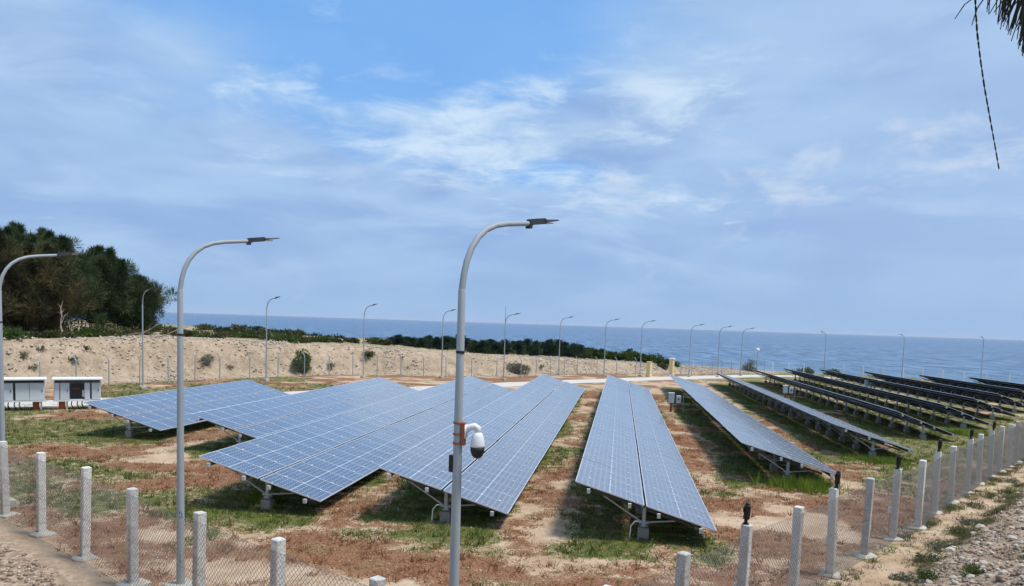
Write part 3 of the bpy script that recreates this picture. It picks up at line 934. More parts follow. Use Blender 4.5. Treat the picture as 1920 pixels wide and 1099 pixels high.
PS = 0.185
def post_mesh(H, seed):
    rg = random.Random(seed)
    k = MB()
    k.cbox((0, 0, H / 2 - 0.2), (PS, PS, H + 0.4), 0.014)
    return k.mesh('post', M['concrete'])
ME_CPOST = [post_mesh(2.2, 1), post_mesh(2.17, 2), post_mesh(2.24, 3)]
def footing_mesh(seed):
    rg = random.Random(seed)
    k = MB(); nseg = 9
    ring = [(math.cos(2 * math.pi * i / nseg) * rg.uniform(0.2, 0.40), math.sin(2 * math.pi * i / nseg) * rg.uniform(0.18, 0.36)) for i in range(nseg)]
    for (sc2, z) in ((1.05, -0.15), (1.0, 0.04), (0.78, 0.085)):
        k.v += [(x * sc2, y * sc2, z + rg.uniform(-0.015, 0.015)) for x, y in ring]
    for r in range(2):
        for i in range(nseg):
            j = (i + 1) % nseg
            k.face((r * nseg + i, r * nseg + j, (r + 1) * nseg + j, (r + 1) * nseg + i))
    k.face([2 * nseg + i for i in range(nseg)])
    return k.mesh('footing', M['footing'])
ME_FOOT = [footing_mesh(i) for i in range(4)]

def concrete_fence(label, pts, outward, rz):
    root = empty('chain_link_fence', (pts[0][0], pts[0][1], 0))
    tag(root, label, 'fence', 'chain link fences of the near boundary')
    ox_, oy_ = pts[0]
    zs_ = [gz(x, y) for x, y in pts]
    for i, (x, y) in enumerate(pts):
        po = link('post', ME_CPOST[i % 3], root, (x - ox_, y - oy_, zs_[i]), (random.uniform(-0.025, 0.025), random.uniform(-0.025, 0.025), rz + random.uniform(-0.08, 0.08)))
        link('footing', ME_FOOT[i % 4], po, None, (0, 0, random.uniform(0, 6)))
        if i:
            a = (pts[i - 1][0] - ox_ + outward[0] * 0.102, pts[i - 1][1] - oy_ + outward[1] * 0.102)
            b_ = (x - ox_ + outward[0] * 0.102, y - oy_ + outward[1] * 0.102)
            link('wire_mesh', lattice_mesh('wire_mesh', a, b_, zs_[i - 1], zs_[i], 0.03, 2.05, 0.075, 0.0042, M['wire']), root)
    return root
LEFT = [(-1.0, 10.42), (-1.95, 11.18), (-3.89, 12.74), (-5.93, 14.49), (-8.16, 16.44), (-10.13, 18.08), (-12.32, 19.95), (-14.38, 21.64), (-16.5, 23.4), (-18.6, 25.2), (-20.7, 26.9), (-22.9, 28.8), (-25.0, 30.5), (-27.1, 32.3)]
RIGHT = [(0.1, 9.5), (1.5, 11.12), (2.97, 12.8), (4.68, 14.86), (6.45, 16.84), (8.16, 18.91), (9.8, 20.67), (11.6, 22.75), (13.22, 24.37), (15.02, 26.7), (16.73, 28.71), (18.71, 31.03), (20.54, 33.25), (22.3, 35.3), (23.75, 36.95), (25.3, 38.64), (26.84, 40.4)]
for i in range(1, 22):
    RIGHT.append((26.84 + FR[0] * 2.35 * i, 40.4 + FR[1] * 2.35 * i))
LEFT = [(0.1 - 0.6, 9.5 + 0.5)] [:0] + LEFT
concrete_fence('near left chain link fence of concrete posts before the blue rows', LEFT, (-0.641, -0.768), math.atan2(FL[1], FL[0]))
concrete_fence('near right chain link fence of concrete posts along the sandy path', RIGHT, (FR[1], -FR[0]), math.atan2(FR[1], FR[0]))

# perimeter sensors, conduits on every second post of the right run
SENS = [(3, 'leftmost black sensor on the right fence run, before the middle solar row'),
        (5, 'black sensor on the post at the near end of the row right of the middle'),
        (7, 'third black sensor from the left on the right fence run'),
        (9, 'fourth black sensor from the left on the right fence run'),
        (11, 'fifth black sensor from the left on the right fence run'),
        (13, 'sixth black sensor from the left, on the crowded far fence posts')]
k = MB(); k.cbox((0, 0, 0.26), (0.13, 0.12, 0.30), 0.03); k.cbox((0, 0, 0.42), (0.10, 0.09, 0.05), 0.02); ME_SBODY = k.mesh('body', M['black'])
k = MB(); k.tube([(0, 0, -0.04), (0, 0, 0.14)], 0.035, 8); k.box((0, 0, 0.012), (0.12, 0.12, 0.02)); ME_SBRK = k.mesh('bracket', M['black'])
k = MB(); k.box((-0.05, 0.064, 0.3), (0.045, 0.02, 0.09)); ME_SLENS = k.mesh('lens', M['lamp'])
k = MB(); k.tube([(0, 0, 0.82), (0, 0, 0.06), (-0.05, 0.02, 0.03), (-0.45, 0.25, 0.03)], 0.017, 7); ME_PIPE = k.mesh('pipe', M['orange'])
k = MB(); k.cbox((0, 0, 0.92), (0.10, 0.08, 0.20), 0.012); ME_JB = k.mesh('junction_box', M['white'])
k = MB(); k.tube([(0.12, -0.03, 0.80), (0.12, -0.03, 0.815)], 0.118, 4); ME_STR = k.mesh('strap', M['black'])
CLAB = ['orange conduit with white box on the second visible post of the right fence run', 'orange conduit with white box, second from the left on the right fence',
        'third orange conduit from the left on the right fence run', 'fourth orange conduit from the left on the right fence run']
for j, (i, lab) in enumerate(SENS):
    x, y = RIGHT[i]; z = gz(x, y)
    top = z + (2.2, 2.17, 2.24)[i % 3]
    r = empty('perimeter_sensor', (x, y, top), math.atan2(FR[1], FR[0]) + 0.3)
    tag(r, lab, 'sensor', 'black sensors on the right fence posts')
    link('bracket', ME_SBRK, r)
    bo = link('body', ME_SBODY, r, None, (0.06, -0.05, 0))
    link('lens', ME_SLENS, bo)
    if j < 4:
        c = empty('cable_conduit', (x - FR[1] * 0.12 - 0.03, y + FR[0] * 0.04 - 0.02, z), 0.2)
        tag(c, CLAB[j], 'conduit', 'orange conduits on the right fence posts')
        link('pipe', ME_PIPE, c); link('junction_box', ME_JB, c)

# back fence of thin steel posts and the seaside fence of white posts
k = MB(); k.tube([(0, 0, -0.3), (0, 0, 2.05), (-0.05, 0.12, 2.25), (-0.10, 0.26, 2.42)], 0.045, 6); ME_TPOST = k.mesh('post', M['galv'])
k = MB(); k.cbox((0, 0, 0.85), (0.16, 0.16, 2.3), 0.014); ME_WPOST = k.mesh('post', mat_plain('white_post', (0.72, 0.72, 0.68), 0.85, 0, 0.1, 5))
def far_fence(name, label, poly, spacing, pm, H, group):
    pts = resample(poly, spacing)
    root = empty(name, (pts[0][0], pts[0][1], 0))
    tag(root, label, 'fence', group)
    ox_, oy_ = pts[0]
    zs_ = [gz(x, y) for x, y in pts]
    for i, (x, y) in enumerate(pts):
        link('post', pm, root, (x - ox_, y - oy_, zs_[i]), (random.uniform(-.02, .02), random.uniform(-.02, .02), random.uniform(0.6, 0.9)))
        if i:
            link('wire_mesh', lattice_mesh('wire_mesh', (pts[i - 1][0] - ox_, pts[i - 1][1] - oy_), (x - ox_, y - oy_), zs_[i - 1], zs_[i], 0.05, H, 0.16, 0.0032, M['wire']), root)
BF = 'distant boundary fences'
far_fence('wire_fence', 'thin steel wire fence at the foot of the sandy bank, left of the pillars', [(-46, 41), (-36, 54), (-26.7, 70), (-17, 81.8), (-7.5, 86.7), (1, 90.6), (8.5, 100.7), (16.6, 103.6)], 2.6, ME_TPOST, 2.0, BF)
far_fence('wire_fence', 'thin steel wire fence running right from the yellow gate pillars', [(24.0, 109.5), (34, 119.5), (42.0, 128.0)], 2.6, ME_TPOST, 2.0, BF)
far_fence('wire_fence', 'seaside fence of white posts in front of the water', [(43.5, 128.6), (50, 132.0), (57, 132.5), (66, 130), (75, 116), (88, 98), (100, 82)], 2.95, ME_WPOST, 1.9, BF)

# ------------------------------------------------------------------ gate pillars
for x, y, lab, hh_ in ((17.9, 100.7, 'left yellow gate pillar without a wide cap', 2.0), (22.0, 106.3, 'right yellow gate pillar with a pale wide cap', 2.35)):
    r = empty('gate_pillar', (x, y, gz(x, y)), -0.6)
    tag(r, lab, 'pillar', 'yellow gate pillars')
    k = MB(); k.cbox((0, 0, hh_ / 2 - 0.1), (0.55, 0.55, hh_ + 0.2), 0.02); link('shaft', k.mesh('shaft', M['yellow']), r)
    k = MB(); k.cbox((0, 0, 0.1), (0.68, 0.68, 0.5), 0.03); link('plinth', k.mesh('plinth', M['yellow']), r)
    if hh_ > 2.2:
        k = MB(); k.cbox((0, 0, hh_ + 0.06), (0.74, 0.74, 0.10), 0.03); k.cbox((0, 0, hh_ + 0.13), (0.6, 0.6, 0.06), 0.02); link('cap', k.mesh('cap', M['white']), r)
    else:
        k = MB(); k.cbox((0, 0, hh_ + 0.04), (0.60, 0.60, 0.06), 0.02); link('cap', k.mesh('cap', M['yellow']), r)

# ------------------------------------------------------------------ electrical cabinets at far left
def cabinet(loc, rz, Wd, label, is_open):
    r = empty('electrical_cabinet', loc, rz)
    tag(r, label, 'cabinet', 'white electrical cabinets on legs')
    D = 1.0; zb, zt = 0.58, 1.74
    k = MB()
    t = 0.05
    k.box((0, D / 2 - t / 2, (zb + zt) / 2), (Wd - 0.2, t, zt - zb))
    for sgn in (-1, 1):
        k.box((sgn * (Wd / 2 - t / 2 - 0.05), -0.0, (zb + zt) / 2), (t, D - 0.02, zt - zb))
    k.box((0, 0, zb + 0.02), (Wd - 0.22, D - 0.12, 0.04))
    link('body', k.mesh('body', M['cabgrey']), r)
    k = MB(); k.cbox((0, -0.06, zt + 0.10), (Wd + 0.12, D + 0.35, 0.09), 0.02); link('roof', k.mesh('roof', M['white']), r)
    k = MB(); k.box((0, -D / 2 + 0.1, zt - 0.0), (Wd - 0.2, 0.04, 0.09)); link('vent_strip', k.mesh('vent_strip', M['black']), r)
    k = MB(); k.box((0, -0.02, zb - 0.035), (Wd + 0.02, D + 0.1, 0.07)); link('base_frame', k.mesh('base_frame', M['white']), r)
    def door(x0, x1, handle=True):
        k = MB(); k.cbox(((x0 + x1) / 2, -D / 2 + 0.0, (zb + zt) / 2 - 0.05), (x1 - x0 - 0.02, 0.04, zt - zb - 0.16), 0.008)
        d_ = link('door', k.mesh('door', M['cabgrey']), r)
        if handle:
            k = MB(); k.box((x1 - 0.12, -D / 2 - 0.035, (zb + zt) / 2), (0.03, 0.03, 0.14)); link('handle', k.mesh('handle', M['black']), d_)
    h = Wd / 2 - 0.06
    if not is_open:
        q = [-h, -h / 2 - 0.02, -0.04, h / 2 + 0.0, h]
        door(q[0], q[1], False); door(q[1], q[2] - 0.02); door(q[2] + 0.08, q[3], False); door(q[3], q[4])
        k = MB(); k.box((0.0, -D / 2 + 0.03, (zb + zt) / 2), (0.05, 0.03, zt - zb)); link('divider', k.mesh('divider', M['lamp']), r)
    else:
        door(-h, -h + 0.28, False); door(-h + 0.30, -h + 0.80)
        k = MB(); k.box((-0.02, -0.05, (zb + zt) / 2), (0.62, 0.5, 0.7)); eq = link('switchgear', k.mesh('switchgear', M['lamp']), r)
        k = MB(); k.box((0.30, -0.36, zb + 0.38), (0.12, 0.1, 0.4)); link('meter', k.mesh('meter', M['white']), eq)
        k = MB(); k.box((-0.1, -0.33, zb + 0.66), (0.4, 0.08, 0.06)); link('bus_bar', k.mesh('bus_bar', M['brick']), eq)
        door(h - 0.86, h - 0.56, False); door(h - 0.48, h)
    for lx in (-Wd / 2 + 0.45, Wd / 2 - 0.5):
        k = MB()
        k.cbox((lx, 0.0, 0.2), (0.34, 0.8, 0.64), 0.02)
        link('leg', k.mesh('leg', M['brick']), r)
        for sy_ in (-1, 1):
            k = MB(); k.box((lx + 0.26, sy_ * 0.42, 0.22), (0.08, 0.08, 0.62)); link('leg', k.mesh('leg', M['steel_white']), r)
    k = MB()
    for a in (-0.3, 0.0, 0.25):
        k.tube([(a, -0.2, zb - 0.05), (a - 0.04, -0.22, 0.3), (a + 0.1, -0.25, -0.02)], 0.035, 6)
    link('cables', k.mesh('cables', M['black']), r)
cabinet((-29.0, 44.65, gz(-29.0, 44.65)), math.radians(31), 3.1, 'closed white electrical cabinet on red legs, at the left edge', False)
cabinet((-26.2, 46.2, gz(-26.2, 46.2)), math.radians(29), 2.55, 'open white electrical cabinet on red legs, next to the leftmost solar row', True)

# ------------------------------------------------------------------ string boxes between the rows
for (x, y, lab) in ((12.3, 57.6, 'grey box on rusty posts beside the first row right of the middle'),
                    (27.0, 74.9, 'grey box on orange posts between the second and third rows right of the middle'),
                    (43.9, 94.5, 'distant grey box among the dark rows at right')):
    r = empty('combiner_box', (x, y, gz(x, y)), -0.25)
    tag(r, lab, 'electrical box', 'grey boxes standing between the rows')
    for dx_ in (-0.28, 0.28):
        k = MB(); k.cbox((dx_, 0, 0.30), (0.16, 0.16, 0.75), 0.01); link('leg', k.mesh('leg', M['brick']), r)
    k = MB(); k.cbox((-0.28, -0.02, 1.02), (0.40, 0.28, 0.70), 0.02); bx_ = link('box', k.mesh('box', M['cabgrey']), r)
    k = MB(); k.cbox((-0.28, -0.03, 1.40), (0.46, 0.36, 0.05), 0.01); link('rain_cap', k.mesh('rain_cap', M['white']), bx_)
    k = MB(); k.cbox((0.26, 0.02, 0.95), (0.34, 0.22, 0.56), 0.02); bx_ = link('box', k.mesh('box', M['cabgrey']), r)
    k = MB(); k.box((0.26, -0.10, 0.95), (0.1, 0.03, 0.12)); link('switch', k.mesh('switch', M['black']), bx_)
    k = MB(); k.tube([(0.62, 0, -0.1), (0.62, 0, 1.3)], 0.035, 6); link('pole', k.mesh('pole', M['galv']), r)

# ------------------------------------------------------------------ camera mast by the sea
x, y = 41.6, 131.0
r = empty('camera_mast', (x, y, gz(x, y)))
tag(r, 'slim mast with a white dome camera before the sea', 'camera mast')
k = MB(); k.tube([(0, 0, -0.1), (0, 0, 3.6)], [0.07, 0.05], 8); link('pole', k.mesh('pole', M['galv']), r)
k = MB(); k.lathe([(0.05, 4.2), (0.28, 4.1), (0.36, 3.9), (0.30, 3.65), (0.1, 3.55)], 12); link('dome', k.mesh('dome', M['white'], True), r)

# ------------------------------------------------------------------ foliage
def sprays(cent, per, rad, length, width, upv, seed, flat=1.0):
    """narrow needle sprays around clump centres"""
    rg = np.random.default_rng(seed)
    C = np.repeat(np.asarray(cent, float), per, 0)
    R = np.repeat(np.asarray(rad, float), per, 0) if hasattr(rad, '__len__') else np.full(len(C), rad)
    d_ = rg.normal(size=(len(C), 3)); d_ /= np.linalg.norm(d_, axis=1, keepdims=True)
    rr_ = R * rg.random(len(C)) ** 0.45
    p = C + d_ * rr_[:, None] * np.array([1, 1, flat])
    t = d_ * 0.9 + rg.normal(size=(len(C), 3)) * 0.45 + np.array([0, 0, upv])
    t /= np.linalg.norm(t, axis=1, keepdims=True)
    Ln = length * (0.6 + 0.8 * rg.random(len(C)))
    s_ = np.cross(t, rg.normal(size=(len(C), 3))); s_ /= np.linalg.norm(s_, axis=1, keepdims=True)
    wv = s_ * (width * (0.6 + 0.8 * rg.random(len(C))))[:, None]
    tip = p + t * Ln[:, None]; midp = p + t * (Ln * 0.45)[:, None]
    V = np.stack([p, midp + wv, tip, midp - wv], 1).reshape(-1, 3)
    Fc = np.arange(len(V)).reshape(-1, 4)
    return V, Fc

def tree(name, loc, h, spread, leaf, label, cat, group, seed, nl=16, per=70, length=0.55, width=0.07, upv=0.25, low=0.22, clump=0.9, trunk_r=None, prof=None, lean=(0, 0)):
    rg = random.Random(seed)
    root = tag(empty(name, loc), label, cat, group)
    k = MB()
    tr = trunk_r or h * 0.022
    tp = []
    cx = cy = 0.0
    for i in range(7):
        t = i / 6
        tp.append((cx + lean[0] * t * h, cy + lean[1] * t * h, -0.3 + t * (h * 0.9 + 0.3)))
        cx += rg.uniform(-1, 1) * h * 0.012; cy += rg.uniform(-1, 1) * h * 0.012
    k.tube(tp, [tr * (1 - 0.85 * i / 6) for i in range(7)], 7)
    cents, rads = [], []
    for i in range(nl):
        t = low + (0.97 - low) * (i + rg.random()) / nl
        a = i * 2.4 + rg.uniform(-.5, .5)
        f = t * 6; j = min(5, int(f)); u = f - j
        b_ = Vector(tp[j]).lerp(Vector(tp[j + 1]), u)
        e_ = prof(t) if prof else math.sin(math.pi * min(1, (t - low) / (1.02 - low)) ** 0.7 * 0.86 + 0.32)
        L = spread * max(0.15, e_) * rg.uniform(0.7, 1.12)
        rise = L * rg.uniform(0.15, 0.7)
        pts = [b_, b_ + Vector((math.cos(a) * L * .5, math.sin(a) * L * .5, rise * .35)), b_ + Vector((math.cos(a + .2) * L, math.sin(a + .2) * L, rise))]
        k.tube(pts, [tr * 0.38 * (1 - t * 0.5), tr * 0.24 * (1 - t * 0.5), tr * 0.08], 5, 0, False)
        for q in (0.45, 0.72, 1.0):
            c_ = pts[0].lerp(pts[2], q) + Vector((rg.uniform(-1, 1), rg.uniform(-1, 1), rg.uniform(-.5, .8))) * clump * 0.55
            cents.append(tuple(c_)); rads.append(clump * rg.uniform(0.55, 1.15) * (0.75 + 0.35 * q))
    if h > 6:
        for i in range(9):
            a = rg.uniform(0, 6.28); q = rg.uniform(0.1, 0.8) * spread
            zt_ = h * (1.0 - 0.42 * (q / spread) ** 1.5)
            for j in range(5):
                cents.append((tp[-1][0] + math.cos(a) * q, tp[-1][1] + math.sin(a) * q, zt_ - 0.9 + j * 0.42)); rads.append(0.5 - 0.09 * j)
    for i in range(max(2, nl // 5)):
        cents.append((tp[-1][0] + rg.uniform(-.3, .3) * clump, tp[-1][1] + rg.uniform(-.3, .3) * clump, h * (0.88 + 0.10 * rg.random()))); rads.append(clump * 0.55)
    link('trunk', k.mesh('trunk', M['bark']), root)
    V, Fc = sprays(cents, per, rads, length, width, upv, seed)
    link('crown', np_mesh('crown', V, Fc, leaf), root)
    return root

def shrub(name, loc, rx_, rz_, leaf, label, group, seed, clumps=14, per=60, length=0.2, width=0.06, stem=None):
    rg = random.Random(seed)
    root = tag(empty(name, loc), label, 'shrub', group)
    cents, rads = [], []
    k = MB()
    for i in range(clumps):
        a = rg.uniform(0, 6.28); q = math.sqrt(rg.random())
        z = rz_ * rg.uniform(0.15, 0.95) * (1.0 - 0.35 * q)
        p = (math.cos(a) * q * rx_ * 0.8, math.sin(a) * q * rx_ * 0.8, z)
        cents.append(p); rads.append(rx_ * rg.uniform(0.16, 0.42))
        k.tube([(p[0] * 0.1, p[1] * 0.1, -0.1), (p[0] * 0.6, p[1] * 0.6, z * 0.55), p], [0.03 * rz_, 0.02 * rz_, 0.008 * rz_], 4, 0, False)
    link('stem', k.mesh('stem', stem or M['bark']), root)
    V, Fc = sprays(cents, per, rads, length, width, 0.35, seed, 0.75)
    link('foliage', np_mesh('foliage', V, Fc, leaf), root)
    return root

# big dark casuarinas at far left
TG = 'large dark trees at far left'
BIG = [(-45.6, 66.5, 8.4, 3.8, 'casuarina_brown', 'large brownish tree at the left edge, cut by the frame'),
       (-53.0, 81.0, 10.2, 4.2, 'casuarina', 'tall dark tree at the back of the left grove'),
       (-43.0, 70.0, 7.2, 3.4, 'casuarina_brown', 'brown tinged tree behind the leftmost lamp head'),
       (-50.7, 78.0, 9.6, 4.0, 'casuarina', 'tall pointed tree in the middle of the left grove'),
       (-45.8, 76.0, 8.8, 3.9, 'casuarina', 'greener feathery tree right of the middle of the left grove'),
       (-43.4, 81.0, 8.0, 3.6, 'casuarina', 'second to last tree at the right side of the left grove'),
       (-41.6, 84.5, 6.0, 3.2, 'casuarina', 'low leaning tree at the right end of the left grove'),
       (-53.5, 88.0, 10.6, 4.1, 'casuarina', 'dark tree half hidden behind the left grove')]
for i, (x, y, h, sp, lf, lab) in enumerate(BIG):
    tree('casuarina_tree', (x, y, gz(x, y)), h, sp, M[lf], lab, 'tree', TG, 100 + i, nl=40, per=270, length=0.55, width=0.026, upv=0.5, low=0.08, clump=0.85, lean=(0.03, 0))

# row of young dark pines in the middle distance
k0 = None
PG = 'young dark pines in a row before the sea'
NP = 26
for i in range(NP):
    px_ = 735 + (1090 - 735) * i / (NP - 1)
    dep = 112 + random.uniform(-3, 5)
    x, y, z = at_depth(px_, dep)
    h = (1.25 + 0.75 * min(1, i / 9)) * random.uniform(0.82, 1.2)
    if i < 4:
        t_ = tree('pine_tree', (x, y, z), 2.8, 0.95, M['pine'], 'x', 'tree', PG, 300 + i, nl=16, per=60, length=0.26, width=0.05, upv=0.5, low=0.05, clump=0.42, prof=lambda t: 1.15 - 0.75 * t)
        protos = [t_] if i == 0 else protos + [t_]
        o = t_
    else:
        o = copy_tree(protos[i % 4]); o.location = (x, y, z); o.rotation_euler = (0, 0, random.uniform(0, 6.28))
    o.scale = (random.uniform(0.9, 1.2), random.uniform(0.9, 1.2), h / 2.8)
    o['label'] = 'young dark pine, %s, in the dense row before the sea' % ORD[i]
# green thicket right of the pines
SG = 'green shrubs of the thicket before the sea'
for i in range(12):
    px_ = 1095 + (1262 - 1095) * i / 11
    x, y, z = at_depth(px_, 116 + random.uniform(-2, 4) + i * 0.4)
    hh_ = (2.2 if i < 8 else 2.2 - 0.34 * (i - 7)) * random.uniform(0.8, 1.1)
    shrub('shrub', (x, y, z - 0.2), 1.35, hh_, M['shrub'], 'rounded green shrub, %s, in the thicket between pines and pillars' % ORD[i], SG, 400 + i, 18, 70, 0.28, 0.085)
# scrub on the plateau between the grove and the pines
CG = 'low scrub on top of the sandy bank'
spots = [(300, 622, 2.0, 1.6), (322, 628, 1.6, 1.2), (345, 631, 1.5, 1.0), (372, 632, 1.9, 1.1), (400, 634, 1.8, 1.0), (430, 632, 2.0, 1.2), (452, 633, 2.2, 1.3),
         (478, 634, 2.2, 1.4), (505, 637, 2.0, 1.3), (530, 640, 1.9, 1.2), (552, 642, 1.8, 1.1), (575, 642, 1.6, 0.9), (600, 641, 1.4, 0.8), (625, 642, 1.2, 0.8), (660, 643, 1.2, 0.8), (700, 645, 1.6, 1.2), (718, 647, 1.4, 1.0),
         (30, 634, 1.7, 0.9), (70, 634, 1.4, 0.7), (110, 634, 1.3, 0.7), (165, 632, 1.8, 1.1), (205, 630, 2.0, 1.4), (250, 628, 1.6, 1.0), (1240, 690, 1.0, 0.7)]
spots.sort()
for i, (px_, py_, r_, h_) in enumerate(spots):
    x, y, z = pix(px_, py_)
    if y > 150: x, y, z = at_depth(px_, 112)
    shrub('shrub', (x, y, z - 0.1), r_, h_ * 0.7, M['scrub'] if i % 3 else M['shrub'], 'low scrub bush, %s, on the rim of the sandy bank' % ORD[i], CG, 500 + i, 14, 70, 0.26, 0.07)
# dark scrub and small trees far behind on the plateau
for i in range(10):
    px_ = 385 + (640 - 385) * i / 9
    x, y, z = at_depth(px_, 128 + random.uniform(-6, 14))
    shrub('shrub', (x, y, z - 0.1), random.uniform(1.6, 2.4), random.uniform(0.7, 1.4) * (1.0 if i < 5 else 0.7), M['pine'] if i % 2 else M['scrub'],
          'dark bush, %s, far back on the plateau before the sea' % ORD[i], 'dark bushes far back on the plateau', 560 + i, 14, 60, 0.35, 0.10)
# plants on the face of the bank
FACE = [(565, 700, 1.0, 3.0, 'leafy', 'big leafy green bush on the sandy bank', 24, 80),
        (388, 684, 0.6, 1.2, 'greyshrub', 'grey green bush on the bank right of the second lamp post', 10, 34),
        (968, 697, 1.7, 1.1, 'greyshrub', 'wide grey green bush on the bank right of the camera post', 18, 70),
        (690, 669, 0.7, 0.45, 'scrub', 'small dark bush beside a lamp post on the bank top', 8, 50),
        (617, 690, 0.6, 0.45, 'greyshrub', 'small sparse bush just right of the big green bush', 7, 22),
        (41, 670, 0.38, 0.3, 'greyshrub', 'tiny bush on the bank near the left edge', 6, 20),
        (137, 682, 0.42, 0.4, 'greyshrub', 'tiny bush on the bank above the open cabinet', 6, 20),
        (75, 660, 0.32, 0.25, 'greyshrub', 'tiny bush near the bank top above the closed cabinet', 5, 18),
        (163, 655, 0.35, 0.2, 'scrub', 'tiny flat plant near the bank top left of the far lamp', 5, 18),
        (60, 695, 0.4, 0.3, 'greyshrub', 'tiny plant low on the bank above the closed cabinet', 5, 16),
        (430, 692, 0.4, 0.35, 'greyshrub', 'tiny plant low on the bank behind the leftmost solar row', 5, 16),
        (1012, 691, 0.5, 0.4, 'scrub', 'tiny bush right of the wide grey green bush', 5, 18),
        (1410, 698, 1.3, 2.2, 'greyshrub', 'grey shrub beside the camera mast before the sea', 20, 60),
        (1515, 703, 1.6, 1.2, 'shrub', 'bright green shrub behind the seaside fence, left one', 16, 60),
        (1565, 704, 1.5, 1.0, 'shrub', 'bright green shrub behind the seaside fence, right one', 16, 60)]
for i, (px_, py_, r_, h_, lf, lab, cl, pr) in enumerate(FACE):
    if px_ > 1400:
        x, y, z = at_depth(px_, 133.0 if px_ < 1450 else 136.5)
    else:
        x, y, z = pix(px_, py_)
    shrub('shrub', (x, y, z - 0.08), r_, h_, M[lf], lab, 'bushes scattered on the bank and shore', 620 + i, cl, pr, 0.24 + 0.06 * r_, 0.035 + 0.008 * r_)

# dead wood on the bank top
def dead(loc, L, seed, label, fallen):
    rg = random.Random(seed)
    k = MB()
    def limb(p, d_, L, r, dep):
        pts = [p]; q = p.copy(); dd = d_.copy()
        for i in range(4):
            dd = (dd + Vector((rg.uniform(-1, 1), rg.uniform(-1, 1), rg.uniform(-.5, .6))) * 0.28).normalized()
            q = q + dd * L / 4; pts.append(q.copy())
        k.tube(pts, [r * (1 - 0.18 * i) for i in range(5)], 5, 0, True)
        if dep:
            for i in (2, 3, 4):
                limb(pts[i], (dd + Vector((rg.uniform(-1, 1), rg.uniform(-1, 1), rg.uniform(0, 1))) * 0.8).normalized(), L * 0.5, r * 0.55, dep - 1)
    limb(Vector((0, 0, 0.05)), Vector((0.8, 0.2, 0.12)).normalized() if fallen else Vector((-0.25, 0.1, 1)).normalized(), L, 0.09, 2)
    tag(link('dead_branch', k.mesh('dead_branch', M['deadwood']), None, loc), label, 'dead branch', 'dead wood on the bank top')
for (px_, py_, L, fl, lab) in ((118, 632, 1.9, False, 'bare pale dead branch standing before the dark trees'), (138, 632, 1.2, False, 'short bare forked branch right of the tall dead branch'),
                               (222, 631, 2.6, True, 'grey fallen branch lying on the bank top by the far lamp'), (290, 633, 2.2, True, 'grey fallen branch lying right of the far lamp')):
    dead(pix(px_, py_), L, int(px_), lab, fl)

# ------------------------------------------------------------------ near casuarina at the right: trunk outside the picture, twigs hanging into it
def dirp(x, y, dist):
    d_ = (x - 960) / F_PX * rt - (y - 720) / F_PX * up + fw
    d_.normalize()
    return Vector((0, 0, CAM_Z)) + d_ * dist
tx_, ty_ = 6.4, 5.0
nt = tag(empty('overhanging_tree', (tx_, ty_, gz(tx_, ty_))), 'dark needle branch hanging into the top right corner', 'tree')
tz = gz(tx_, ty_)
k = MB()
loc0 = Vector((tx_, ty_, tz))
tp = [Vector((0, 0, -0.3)), Vector((0.1, 0.05, 2.5)), Vector((0.0, 0.1, 5.0)), Vector((-0.1, 0.1, 7.5)), Vector((0, 0, 9.5))]
k.tube(tp, [0.2, 0.17, 0.14, 0.10, 0.04], 9)
link('trunk', k.mesh('trunk', M['bark'], True), nt)
k = MB()
tipb = dirp(1915, -60, 5.2) - loc0
k.tube([tp[2], (tp[2] + tipb) / 2 + Vector((0, 0, 0.35)), tipb, dirp(1850, -75, 5.0) - loc0, dirp(1800, -60, 4.9) - loc0], [0.06, 0.045, 0.03, 0.015, 0.006], 7)
link('branch', k.mesh('branch', M['bark'], True), nt)
k = MB()
rg = random.Random(5)
def twig(x0, y0, x1, y1, dist, r=0.0035):
    p0, p1 = dirp(x0, y0, dist) - loc0, dirp(x1, y1, dist + rg.uniform(-0.1, 0.1)) - loc0
    md = (p0 + p1) / 2 + Vector((rg.uniform(-1, 1), rg.uniform(-1, 1), rg.uniform(0, 1))) * 0.015
    k.tube([p0, md, p1], [r, r, r * 0.6], 4, 0, False)
for i in range(75):
    x1 = 1842 + 88 * (rg.random() ** 0.55) + rg.uniform(-4, 4)
    yy = (x1 - 1830) / 90 * 105
    x0 = x1 + rg.uniform(5, 55)
    twig(x0, -45 + rg.uniform(-25, 20), x1, max(-20, yy * rg.uniform(0.35, 1.05)), 5.0 + rg.uniform(-0.35, 0.35))
twig(1836, -12, 1790, 36, 4.95)
twig(1850, -10, 1822, 48, 5.0)
link('needles', k.mesh('needles', M['needle']), nt)
k = MB()
tw = [(1828, -45), (1829, 10), (1832, 60), (1838, 110), (1846, 165), (1855, 215), (1864, 265), (1874, 322)]
tpts, trad = [], []
for (ax, ay), (bx, by) in zip(tw[:-1], tw[1:]):
    for q in range(12):
        t = q / 12
        tpts.append(dirp(ax + (bx - ax) * t, ay + (by - ay) * t, 4.9) - loc0)
        trad.append((0.0042 if q % 4 else 0.0018) * (1.2 - 0.4 * len(tpts) / 84) * rg.uniform(0.85, 1.15))
k.tube(tpts, trad, 6)
link('twig', k.mesh('twig', M['needle']), nt)
# foliage above the picture, over the trunk
V, Fc = sprays([(0, 0, 9.0), (0.6, 0.4, 8.4), (-0.5, 0.5, 8.8), (0.4, -0.6, 8.2), (1.0, 0.2, 7.6)], 500, [0.8, 0.8, 0.7, 0.8, 0.7], 0.35, 0.008, -0.4, 77)
link('crown', np_mesh('crown', V, Fc, M['needle']), nt)

